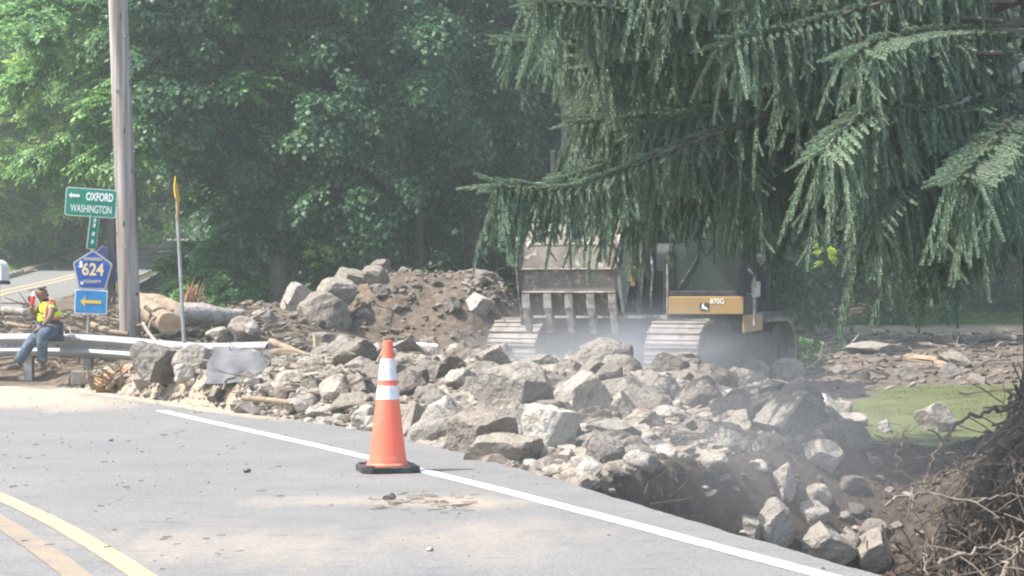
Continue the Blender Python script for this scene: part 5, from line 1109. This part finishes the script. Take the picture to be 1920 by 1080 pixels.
# boom, stick, cylinders
def bar(m, pts, w, hs):
    """box section through pts in the y-z plane"""
    P2 = [Vector((p[0], p[1])) for p in pts]; n_ = len(P2); b_ = len(m.v)
    for i, p in enumerate(P2):
        t = (P2[min(i + 1, n_ - 1)] - P2[max(i - 1, 0)]).normalized(); nn = Vector((-t.y, t.x)) * hs[i] / 2
        for sx in (-w / 2, w / 2):
            for s in (1, -1): q = p + nn * s; m.v.append(Vector((sx, q.x, q.y)))
    for i in range(n_ - 1):
        a_ = b_ + i * 4; c_ = a_ + 4; m.f += [[a_, a_ + 1, c_ + 1, c_], [a_ + 2, c_ + 2, c_ + 3, a_ + 3], [a_, c_, c_ + 2, a_ + 2], [a_ + 1, a_ + 3, c_ + 3, c_ + 1]]
    m.f += [[b_, b_ + 2, b_ + 3, b_ + 1], [b_ + 4 * (n_ - 1) + k for k in (0, 1, 3, 2)]]
up('boom', M_['steel_mud'], lambda m: bar(m, [(.7, 1.55), (1.0, 2.6), (1.5, 4.0), (2.4, 5.2), (3.8, 6.1), (5.0, 6.5)], .55, [.45, .7, .95, 1.0, .7, .4]), .03)
up('boom_bracket', M_['machine_yellow'], lambda m: m.box(-.26, .26, 2.02, 2.3, 1.72, 2.05), .02)
up('boom_foot', M_['machine_dark'], lambda m: (m.box(-.36, -.28, .5, 2.3, 1.275, 2.0), m.box(.28, .36, .5, 2.3, 1.275, 2.0)), .02)
up('stick', M_['machine_dark'], lambda m: bar(m, [(4.6, 6.9), (5.0, 6.4), (5.1, 5.0), (5.15, 3.3)], .42, [.3, .7, .55, .3]), .02)
up('boom_cylinder', M_['machine_dark'], lambda m: [m.tube([(x, 2.05, 1.6), (x, 2.2, 3.2)], .13, 14) for x in (-.42, .42)], 0, True)
up('piston_rod', M_['chrome'], lambda m: [m.tube([(x, 2.2, 3.2), (x, 2.35, 4.7)], .07, 12) for x in (-.42, .42)], 0, True)
up('stick_cylinder', M_['machine_dark'], lambda m: m.tube([(0, 2.3, 6.0), (0, 3.9, 6.95)], .12, 14), 0, True)
up('bucket_cylinder', M_['machine_dark'], lambda m: m.tube([(0, 5.45, 5.9), (0, 5.55, 4.2)], .11, 14), 0, True)
up('bucket_link', M_['machine_dark'], lambda m: (m.box(-.30, -.22, 5.3, 5.62, 3.1, 3.7), m.box(.22, .30, 5.3, 5.62, 3.1, 3.7), m.box(-.22, .22, 5.40, 5.50, 3.3, 3.4)), .02)
def hoses(m):
    r = random.Random(4)
    for k in range(7):
        x = -.5 + k * .17; m.tube([(x, 2.2, 1.35), (x + r.uniform(-.08, .08), 2.42, 1.55), (x + r.uniform(-.1, .1), 2.45, 1.95), (x + r.uniform(-.1, .1), 2.3, 2.25), (x, 1.9, 2.5)], .022, 6)
up('hydraulic_hoses', M_['hose'], hoses, 0, True)
up('grab_bar', M_['steel_pale'], lambda m: (m.tube([(.95, 2.0, 1.3), (.95, 2.05, 2.25), (.85, 1.9, 2.4)], .02, 6), m.tube([(.55, 2.0, 1.3), (.5, 2.25, 1.9), (.45, 2.1, 2.3)], .016, 6)), 0, True)
# bucket
BW = .70
bk = up('bucket', M_['steel_mud'], lambda m: [m.prism(pl, -BW, BW, 'x') for pl in (
    [(5.44, 1.30), (5.50, 1.28), (5.66, 1.66), (5.60, 1.69)], [(5.60, 1.63), (5.71, 1.64), (5.75, 1.99), (5.66, 2.0)],
    [(5.65, 1.97), (5.79, 1.97), (5.72, 2.34), (5.62, 2.32)], [(5.60, 2.30), (5.74, 2.31), (5.52, 2.62), (5.42, 2.55)], [(5.40, 2.52), (5.54, 2.60), (5.12, 2.86), (4.85, 2.90), (4.85, 2.82), (5.1, 2.78)])], .012)
for s in (-1, 1):
    MB_ = lambda m, s=s: m.prism([(5.42, 1.26), (5.68, 1.62), (5.80, 1.98), (5.76, 2.34), (5.55, 2.66), (5.14, 2.90), (4.80, 2.92), (4.72, 2.4), (4.95, 1.75)], min(s * (BW + .002), s * (BW + .045)), max(s * (BW + .002), s * (BW + .045)), 'x')
    up('side_plate', M_['steel_mud'], MB_, .01)
    up('side_cutter', M_['steel_pale'], lambda m, s=s: m.prism([(5.44, 1.22), (5.50, 1.24), (5.72, 1.60), (5.84, 1.98), (5.80, 2.36), (5.62, 2.70), (5.50, 3.05), (5.45, 3.03), (5.54, 2.66), (5.72, 2.34), (5.76, 1.98), (5.64, 1.64)], min(s * (BW + .047), s * (BW + .075)), max(s * (BW + .047), s * (BW + .075)), 'x'), .006)
up('wear_strip', M_['steel_pale'], lambda m: (m.box(-BW, BW, 5.70, 5.735, 1.615, 1.645), m.box(-BW, BW, 5.785, 5.80, 1.955, 1.975)), .004)
for k in range(5):
    x = (-.66 + k * .33) * .98
    up('tooth', M_['steel_pale'], lambda m, x=x: (m.prism([(5.72, 1.60), (5.64, 1.62), (5.48, 1.40), (5.44, 1.22), (5.50, 1.02), (5.55, 1.03), (5.64, 1.25)], x - .045, x + .045, 'x'), m.prism([(5.73, 1.61), (5.66, 1.45), (5.62, 1.30), (5.70, 1.40)], x - .062, x + .062, 'x')), .01)
for s in (-1, 1): up('bucket_ear', M_['steel_mud'], lambda m, s=s: m.prism([(4.95, 2.86), (5.50, 2.60), (5.62, 3.0), (5.42, 3.42), (5.08, 3.42)], min(s * .26, s * .32), max(s * .26, s * .32), 'x'), .01)
up('quick_coupler', M_['steel_pale'], lambda m: (m.box(-.62, -.42, 5.35, 5.5, 2.66, 3.3), m.box(.42, .66, 5.35, 5.5, 2.66, 3.25), m.box(-.40, .40, 5.40, 5.52, 2.95, 3.12)), .02)
up('hook', M_['steel_pale'], lambda m: m.tube([(.62, 5.72, 2.28), (.5, 5.7, 2.45), (.38, 5.62, 2.5), (.3, 5.6, 2.52)], [.03, .028, .03, .02], 7), 0, True)

# ------------------------------------------------------------------ worker
PYw = 24.45
def pw(x, y, dy=0): return P(x, y, PYw + dy)
org = Vector((P(90, 698, PYw).x, PYw, P(90, 698, PYw).z))
def skin_obj(name, joints, edges, radii, m_, parent, sub=2):
    me = bpy.data.meshes.new(name); me.from_pydata([Vector(j) - org for j in joints], edges, []); me.update(); me.materials.append(m_)
    o = bpy.data.objects.new(name, me); COL.objects.link(o); sm = o.modifiers.new('skin', 'SKIN'); sm.use_smooth_shade = True
    if not me.skin_vertices: me.attributes  # layer is made by the modifier
    bm = bmesh.new(); bm.from_mesh(me); ly = bm.verts.layers.skin.verify(); bm.verts.ensure_lookup_table()
    for i, r in enumerate(radii): bm.verts[i][ly].radius = (r, r) if not isinstance(r, tuple) else r; bm.verts[i][ly].use_root = (i == 0)
    bm.to_mesh(me); bm.free(); ss_ = o.modifiers.new('sub', 'SUBSURF'); ss_.levels = sub; ss_.render_levels = sub
    if parent: o.parent = parent
    return o
J = dict(pel=pw(99, 612), belly=pw(98, 598, -.02), chest=pw(91, 580, -.04), neckb=pw(85, 567, -.05), neck=pw(82, 561, -.06), head=pw(78, 551, -.07), crown=pw(77, 541, -.07),
         shN=pw(98, 574, -.20), elN=pw(95, 595, -.30), wrN=pw(79, 612, -.33), hdN=pw(72, 617, -.34),
         shF=pw(77, 573, .12), elF=pw(62, 590, .05), wrF=pw(59, 574, -.05), hdF=pw(60, 566, -.07),
         hipN=pw(98, 619, -.10), knN=pw(79, 627, -.46), anN=pw(80, 682, -.34), toN=pw(72, 692, -.46),
         hipF=pw(94, 619, .06), knF=pw(62, 636, -.40), anF=pw(33, 680, -.42), toF=pw(12, 690, -.50))
worker = skin_obj('person', [J[k] for k in ('pel', 'belly', 'chest', 'neckb', 'neck', 'head', 'crown', 'shN', 'elN', 'wrN', 'shF', 'elF', 'wrF', 'hipN', 'knN', 'anN', 'hipF', 'knF', 'anF')],
    [(0, 1), (1, 2), (2, 3), (3, 4), (4, 5), (5, 6), (2, 7), (7, 8), (8, 9), (2, 10), (10, 11), (11, 12), (0, 13), (13, 14), (14, 15), (0, 16), (16, 17), (17, 18)],
    [.13, .12, .13, .07, .055, (.085, .095), (.07, .08), .058, .045, .03, .058, .045, .03, .08, .06, .045, .08, .06, .045], M_['skin'], None)
worker.location = org; tag(worker, 'worker in lime vest, jeans and cap sitting on the guardrail with a red bottle', 'person')
def child(nm, pts, rr, m_, sub=2, edges=None): return skin_obj(nm, pts, edges or [(i, i + 1) for i in range(len(pts) - 1)], rr, m_, worker, sub)
child('safety_vest', [J['belly'] + Vector((.01, 0, -.03)), J['belly'], J['chest'], J['neckb'] + Vector((.01, 0, -.01)), J['shN'] + Vector((-.01, .03, .0)), J['shF'] + Vector((.02, -.03, 0)), pw(70, 596, -.02)], [.15, .15, .155, .085, .078, .078, .06], M_['vest'], edges=[(0, 1), (1, 2), (2, 3), (2, 4), (2, 5), (1, 6)])
child('shirt', [J['shN'], J['shN'].lerp(J['elN'], .32)], [.066, .058], M_['vest'])
child('vest_stripe', [pw(93, 566, -.19), pw(87, 580, -.22), pw(86, 598, -.22)], [(.02, .025), (.018, .025), (.018, .025)], M_['vest_orange'])
child('vest_band', [pw(88, 597, -.16), pw(98, 598, -.17), pw(109, 596, -.08), pw(111, 593, .04)], [.02, .022, .022, .02], M_['vest_orange'])
child('vest_band', [pw(92, 562, -.12), pw(99, 563, -.10), pw(104, 570, -.04)], [.02, .025, .02], M_['vest_orange'])
child('vest_tape', [pw(84, 584, -.20), pw(84, 590, -.21), pw(84, 600, -.20)], [.012, .014, .012], M_['vest_silver'])
child('undershirt', [pw(98, 606, 0), pw(76, 603, -.10)], [.125, .07], M_['shirt'])
child('jeans', [J['pel'], J['hipN'], J['knN'], J['knN'].lerp(J['anN'], .5), J['anN'] + Vector((0, 0, -.01)), J['hipF'], J['knF'], J['knF'].lerp(J['anF'], .5), J['anF']], [.15, .115, .088, .075, .07, .11, .085, .075, .075], M_['denim'], edges=[(0, 1), (1, 2), (2, 3), (3, 4), (0, 5), (5, 6), (6, 7), (7, 8)])
for a_, t_ in (('anN', 'toN'), ('anF', 'toF')):
    A, Tt = J[a_], J[t_]; child('boot', [A + Vector((.02, .02, -.0)), A + Vector((.02, .02, -.055)), A.lerp(Tt, .6) + Vector((0, 0, -.02)), Tt], [.055, .055, .048, .038], M_['boot'])
child('cap', [J['crown'] + Vector((.01, 0, -.012)), J['crown'] + Vector((.005, 0, .035))], [.098, .07], M_['cap'])
child('cap_peak', [J['crown'] + Vector((-.06, -.02, -.005)), J['crown'] + Vector((-.17, -.06, -.028))], [(.05, .014), (.04, .010)], M_['cap'])
child('hair', [J['head'] + Vector((.055, .01, .0)), J['head'] + Vector((.06, .01, -.04))], [.055, .04], M_['hair'])
child('nose', [J['head'] + Vector((-.085, -.035, .005)), J['head'] + Vector((-.108, -.045, -.015))], [.012, .014], M_['skin'], 1)
child('ear', [J['head'] + Vector((.012, -.095, .012)), J['head'] + Vector((.016, -.10, -.018))], [.016, .012], M_['skin'], 1)
for dy in (-.065, .0): child('eye', [J['head'] + Vector((-.082, -.02 + dy * .9, .022)), J['head'] + Vector((-.088, -.022 + dy * .9, .022))], [.009, .007], M_['hair'], 1)
child('mouth', [J['head'] + Vector((-.09, -.06, -.04)), J['head'] + Vector((-.093, -.02, -.04))], [.008, .008], M_['red'], 1)
def hand(w, c, fd, spread, th):
    """palm from wrist w to centre c, five fingers curling along fd"""
    fd = Vector(fd).normalized(); spread = Vector(spread).normalized(); pts = [w, c]; ed = [(0, 1)]; rr = [.03, (.042, .024)]
    for i in range(4):
        b_ = len(pts); o_ = spread * (i - 1.5) * .021; l = (.036, .042, .039, .03)[i]; dn = fd.cross(spread) * .5
        pts += [c + o_ + fd * .035, c + o_ + fd * (.035 + l) + dn * .02, c + o_ + fd * (.035 + l * 1.5) + dn * .055]; ed += [(1, b_), (b_, b_ + 1), (b_ + 1, b_ + 2)]; rr += [.0115, .0105, .0085]
    b_ = len(pts); pts += [c + spread * .045 * th - fd * .01, c + spread * .07 * th + fd * .03]; ed += [(1, b_), (b_, b_ + 1)]; rr += [.014, .010]
    return skin_obj('hand', pts, ed, rr, M_['skin'], worker, 1)
hand(J['wrN'], J['hdN'], (-.8, -.1, -.55), (0, 1, 0), 1)
hand(J['wrF'], J['hdF'], (-.15, -.6, .5), (0, .4, .8), -1)
bt = empty('drink_bottle', P(62, 560, PYw - .20)); tag(bt, 'red drink bottle with white top held to the worker\'s mouth', 'bottle'); bt.rotation_euler = (0, rad(8), 0); bt.scale = (.8, .8, .8)
lathe('bottle_body', [(.0, -.10), (.034, -.10), (.037, -.095), (.037, .02), (.034, .035), (.03, .045)], M_['red'], bt, 20); lathe('bottle_top', [(.0305, .045), (.03, .07), (.016, .10), (.016, .12), (0, .12)], M_['white_paint'], bt, 20)

# ------------------------------------------------------------------ logs, stumps, driftwood
def log(name, pts, r, m_, label, cat='log', cut=None, grp='logs and driftwood', seg=14, jit=.05):
    """pts: (px, py, Y)"""
    q = [P(*a) for a in pts]; base = q[len(q) // 2]; rr = r if hasattr(r, '__len__') else [r] * len(q)
    c = curve([p - base for p in q], 12); R2 = list(np.interp(np.linspace(0, 1, 13), np.linspace(0, 1, len(rr)), rr))
    o = MB().tube(c, R2, seg, jit=jit).build(name, M_[m_], None, True, 50); o.location = base; tag(o, label, cat, grp)
    if cut:
        t = (c[cut] - c[cut - 1]).normalized() if cut > 0 else (c[0] - c[1]).normalized(); e_ = c[cut] if cut > 0 else c[0]; rc = R2[cut] if cut > 0 else R2[0]
        MB().tube([e_, e_ + t * .004], [rc * .96, rc * .94], 24).build('cut_face', M_['wood_cut'], o)
    return o
log('sawn_log', [(250, 560, 28.2), (275, 580, 27.2), (300, 597, 26.2), (318, 608, 25.3)], [.15, .165, .17, .165], 'wood_log', 'fat tan log whose round sawn end shows right of the timber pole', cut=12)
log('log', [(262, 566, 28.5), (300, 572, 28.2), (345, 590, 27.8)], [.14, .16, .13], 'wood_log', 'barkless tan log lying behind the sawn round end')
log('log', [(335, 592, 26.4), (380, 590, 26.6), (420, 594, 26.8), (455, 590, 27)], [.19, .17, .13, .08], 'wood_grey', 'thick grey log running right behind the twin posts')
log('log', [(-20, 585, 27.2), (25, 583, 27.0), (65, 590, 26.7)], [.07, .065, .05], 'wood_grey', 'grey pole of wood behind the worker\'s shoulder')
log('branch', [(15, 606, 25.6), (35, 610, 25.4), (58, 613, 25.2)], [.03, .026, .02], 'wood_log', 'pale stick pointing at the worker\'s hand', 'branch')
log('branch', [(172, 609, 25.6), (200, 620, 25.4), (240, 627, 25.3)], [.05, .05, .03], 'wood_log', 'pale forked branch under the arrow plate', 'branch')
log('branch', [(272, 575, 25.6), (290, 590, 25.5), (302, 596, 25.4)], [.03, .03, .02], 'wood_log', 'short pale stick leaning across the sawn log', 'branch')
log('branch', [(268, 606, 24.8), (282, 628, 23.4), (305, 655, 22.4), (335, 682, 22.0)], [.022, .022, .03, .03], 'wood_grey', 'long thin branch draped over the dark faced boulder', 'branch')
log('branch', [(275, 632, 24.5), (280, 610, 24.6), (284, 598, 24.7)], [.018, .015, .008], 'wood_log', 'upright splintered stick beside the timber pole', 'branch')
log('birch_log', [(742, 654, 22.5), (780, 651, 22.4), (822, 652, 22.3)], [.05, .06, .045], 'birch', 'white birch log lying behind the top of the cone')
log('birch_log', [(615, 672, 21.5), (645, 664, 21.7), (690, 660, 22)], [.05, .055, .045], 'birch', 'thin white birch log left of the cone top')
log('branch', [(508, 640, 22.8), (545, 655, 22.4), (580, 668, 22.2)], [.045, .04, .03], 'wood_log', 'tan branch poking from the end cap of the guardrail', 'branch')
log('branch', [(500, 664, 21.6), (540, 662, 21.5), (590, 672, 21.3)], [.05, .06, .05], 'wood_log', 'stout tan branch lying level under the first tan branch', 'branch')
log('branch', [(592, 660, 21.8), (590, 640, 21.9), (588, 625, 22)], [.03, .02, .012], 'wood_log', 'upright split stick standing in the driftwood', 'branch')
log('branch', [(525, 738, 19.4), (575, 742, 19.2), (612, 758, 18.9)], [.035, .04, .025], 'wood_grey', 'dark curved branch above the gravel left of the cone', 'branch')
log('branch', [(468, 722, 19.8), (495, 706, 20), (508, 690, 20.2)], [.03, .028, .02], 'wood_log', 'bent tan branch rising beside the grey sheet', 'branch')
log('branch', [(455, 746, 18.6), (520, 752, 18.4), (600, 762, 18.2)], [.03, .03, .02], 'wood_log', 'long tan branch along the road edge gravel', 'branch')
log('branch', [(468, 690, 20.8), (470, 670, 21), (466, 660, 21.1)], [.02, .025, .02], 'birch', 'short white stick upright against the grey sheet', 'branch')
log('log', [(450, 700, 20.6), (470, 703, 20.5), (500, 700, 20.4)], [.06, .065, .05], 'wood_grey', 'short grey log at the foot of the grey sheet')
q0 = P(362, 568, 30); mb = MB(); r = random.Random(5)
for i in range(34):
    a = Vector((r.uniform(-.14, .10), r.uniform(-.1, .1), r.uniform(-.25, .0))); d = Vector((r.uniform(-.12, .16), r.uniform(-.1, .1), r.uniform(.15, .42))); w_ = r.uniform(.012, .035)
    mb.tube([a, a + d * .5, a + d], [w_, w_ * .8, w_ * .15], 5, jit=.25)
o = mb.build('broken_stump', M_['wood_orange']); o.location = q0; tag(o, 'splintered orange stump sticking up behind the twin posts', 'stump')
log('log', [(358, 560, 31), (400, 590, 29), (440, 612, 28)], [.09, .08, .06], 'bark', 'dark log slanting down right of the orange stump')
log('branch', [(1365, 850, 16.6), (1400, 880, 15.7), (1440, 915, 14.9), (1465, 950, 14.4)], [.014, .016, .014, .01], 'root', 'brown root slanting into the washed-out hole', 'root')
log('branch', [(1395, 830, 17), (1370, 805, 17.3), (1352, 790, 17.6)], [.02, .02, .012], 'wood_grey', 'grey stick between the lumpy boulder and large slab', 'branch')
log('log', [(1555, 660, 45), (1610, 662, 44), (1640, 668, 43)], [.12, .14, .1], 'wood_grey', 'low grey log lying in the far mud')
log('log', [(1700, 672, 38), (1750, 680, 37), (1790, 700, 35)], [.1, .13, .1], 'wood_log', 'tan log among the debris behind the lawn')
log('log', [(1640, 700, 36), (1700, 690, 36.5), (1760, 692, 37)], [.1, .1, .08], 'wood_grey', 'grey log in the debris line behind the lawn')
log('log', [(1800, 640, 45), (1860, 632, 46), (1905, 636, 46)], [.12, .1, .1], 'bark', 'dark log across the far mud near the spruce trunk')
# splintered stump at the roadside
p0 = hit(215, 732); st = empty('splintered_stump', p0); tag(st, 'orange tan splintered stump lying by the road left of the dark faced boulder', 'stump')
mb = MB(); r = random.Random(8)
for i in range(46):
    a = Vector((r.uniform(-.26, .26), r.uniform(-.15, .15), r.uniform(-.03, .1))); d = Vector((r.uniform(-.35, .35), r.uniform(-.3, .2), r.uniform(.08, .34))); w_ = r.uniform(.012, .04)
    mb.tube([a, a + d * .5 + Vector((r.uniform(-.04, .04), 0, 0)), a + d], [w_, w_ * .8, w_ * .1], 5, jit=.2)
mb.build('splinters', M_['wood_log'], st); MB().tube([(-.25, 0, .02), (0, .05, .12), (.24, 0, .2)], [.09, .14, .1], 9, jit=.25).build('root_ball', M_['wood_orange'], st, True, 40)
# brushwood mats
def brush(name, lab, n, region, l0, l1, rr, m_, cat='brushwood', lift=.18):
    mb = MB(); r = random.Random(len(name) + n)
    for i in range(n):
        x0, x1, y0, y1 = region; X = r.uniform(x0, x1); Y = r.uniform(y0, y1); 
        if X < float(road_edge(Y)) - .05: continue
        p = Vector((X, Y, Hs(X, Y) + abs(r.gauss(0, lift)))); a = r.uniform(0, 6.28); e_ = r.uniform(-.25, .3); l = r.uniform(l0, l1); d = Vector((math.cos(a), math.sin(a) * .7, e_)).normalized(); w_ = r.uniform(*rr)
        m1 = p + d * l * .5 + Vector((r.uniform(-.1, .1), 0, r.uniform(-.06, .1))) * l; mb.tube([p, m1, p + d * l], [w_, w_ * .8, w_ * .3], 4, cap=False)
        if r.random() < .5: mb.tube([m1, m1 + (d + Vector((r.uniform(-.8, .8), 0, r.uniform(-.3, .8)))) * l * .3], [w_ * .6, w_ * .2], 4, cap=False)
    tag(mb.build(name, m_, None, True), lab, cat, kind='stuff')
brush('brushwood', 'tangle of sticks piled behind the guardrail', 1000, (-9, -3.2, 25, 28.6), .2, .75, (.006, .026), M_['twig'], lift=.13)
brush('brushwood', 'driftwood sticks scattered between guardrail end and cone', 420, (-5.5, -1.2, 17.6, 23.4), .12, .6, (.005, .022), M_['twig'], lift=.08)
brush('brushwood', 'twigs caught along the dirt mound', 160, (-5, 1, 25, 33), .15, .7, (.005, .02), M_['root'], lift=.06)
brush('brushwood', 'debris sticks strewn over the far mud', 170, (3.5, 12, 27, 48), .3, 1.2, (.01, .04), M_['twig'], lift=.08)
brush('brushwood', 'rootlets dangling in the washed-out hole', 260, (.7, 3.6, 10, 16), .1, .45, (.003, .01), M_['root'], lift=.1)
brush('leaf_litter', 'dead twigs and debris on the hillside bank beyond the kerb', 500, (-19, -14, 50, 70), .3, 1.2, (.015, .05), M_['twig'], lift=.1)
# debris lying on the asphalt
mb = MB(); r = random.Random(21)
for i in range(70):
    px = r.uniform(690, 890); py = 945 + r.gauss(0, 9); Y = F * CH / (py - HZ); X = (px - 960) / F * Y; a = r.gauss(0, .25); l = r.uniform(.02, .10)
    mb.tube([(X, Y, .008), (X + l * math.cos(a), Y + l * math.sin(a), .012)], r.uniform(.002, .005), 4)
tag(mb.build('straw_litter', M_['twig'], None), 'patch of straw and twigs on the asphalt in front of the cone', 'litter', kind='stuff')
mb = MB()
for i in range(46):
    px = r.uniform(0, 520); py = r.uniform(760, 1070); Y = F * CH / (py - HZ); X = (px - 960) / F * Y; a = r.gauss(0, .4); l = r.uniform(.015, .06)
    mb.tube([(X, Y, .007), (X + l * math.cos(a), Y + l * math.sin(a), .009)], r.uniform(.0015, .004), 4)
tag(mb.build('twig_litter', M_['root'], None), 'bits of twig scattered on the asphalt near the yellow line', 'litter', kind='stuff')
for (px, py, s, lab) in ((463, 883, .05, 'dark pebble alone in the middle of the lane'), (208, 824, .035, 'dark pebble near the dusty road bend'), (806, 1030, .03, 'white chip on the asphalt near the bottom'), (730, 934, .07, 'brown clod in the straw patch')):
    Y = F * CH / (py + 3 - HZ); v = unitbox(rock_verts(3, .7, px, .06)) * [s * 1.2, s, s * .7]; o = np_mesh('pebble', v, ICO[3][1], M_['rock_pale' if 'white' in lab else 'rock_dark'], smooth=True); o.location = ((px - 960) / F * Y, Y, s * .3); tag(o, lab, 'pebble', 'loose bits on the asphalt')

# ------------------------------------------------------------------ dusty air and glare veil
def volume_box(name, lab, lo, hi, dens, col, aniso=.2):
    m = bpy.data.materials.new(name); m.use_nodes = True; N = m.node_tree.nodes; N.remove(N['Principled BSDF']); v = N.new('ShaderNodeVolumePrincipled')
    v.inputs['Color'].default_value = (*col, 1); v.inputs['Density'].default_value = dens; v.inputs['Anisotropy'].default_value = aniso
    m.node_tree.links.new(v.outputs[0], N['Material Output'].inputs['Volume'])
    o = MB().box(lo[0], hi[0], lo[1], hi[1], lo[2], hi[2]).build(name, m); tag(o, lab, 'haze', kind='stuff'); return o
volume_box('haze', 'pale veil of haze and windshield glare filling the whole scene', (-172, -62, -9), (172, 243, 45), .0016, (.86, 1.0, .97))  # even volume that also imitates glare on the windshield

def dust_glare_cloud(lab, c, r, dens, sc):
    m = bpy.data.materials.new('dust'); m.use_nodes = True; N = m.node_tree.nodes; L = m.node_tree.links; N.remove(N['Principled BSDF']); v = N.new('ShaderNodeVolumePrincipled')
    v.inputs['Color'].default_value = (.93, .95, 1, 1); tc = N.new('ShaderNodeTexCoord'); ln = N.new('ShaderNodeVectorMath'); ln.operation = 'LENGTH'; L.new(tc.outputs['Object'], ln.inputs[0])
    mr = N.new('ShaderNodeMapRange'); mr.interpolation_type = 'SMOOTHSTEP'; mr.inputs[1].default_value = 1; mr.inputs[2].default_value = .1; L.new(ln.outputs['Value'], mr.inputs[0])
    nz_ = N.new('ShaderNodeTexNoise'); nz_.inputs['Scale'].default_value = sc; nz_.inputs['Detail'].default_value = 3; L.new(tc.outputs['Object'], nz_.inputs[0])
    m2 = N.new('ShaderNodeMapRange'); m2.inputs[1].default_value = .35; m2.inputs[2].default_value = .7; L.new(nz_.outputs[0], m2.inputs[0])
    mu = N.new('ShaderNodeMath'); mu.operation = 'MULTIPLY'; L.new(mr.outputs[0], mu.inputs[0]); L.new(m2.outputs[0], mu.inputs[1]); mu2 = N.new('ShaderNodeMath'); mu2.operation = 'MULTIPLY'; L.new(mu.outputs[0], mu2.inputs[0]); mu2.inputs[1].default_value = dens
    L.new(mu2.outputs[0], v.inputs['Density']); L.new(v.outputs[0], N['Material Output'].inputs['Volume'])
    o = mesh_obj('dust_glare_cloud', ICO[2][0] * 1.02, [tuple(int(i) for i in f) for f in ICO[2][1]], m); o.location = c; o.scale = r; tag(o, lab, 'dust', kind='stuff')
dust_glare_cloud('pale dust rising between the excavator tracks', P(1120, 668, 26.6), (2.9, 1.8, 1.1), .7, 1.3)
dust_glare_cloud('thin bluish veil of dust and windshield glare over the washed-out hole', P(1330, 830, 14.5), (3.2, 3.6, 1.4), .12, 1.2)  # cloud added to lift near blacks like windshield glare, besides dust
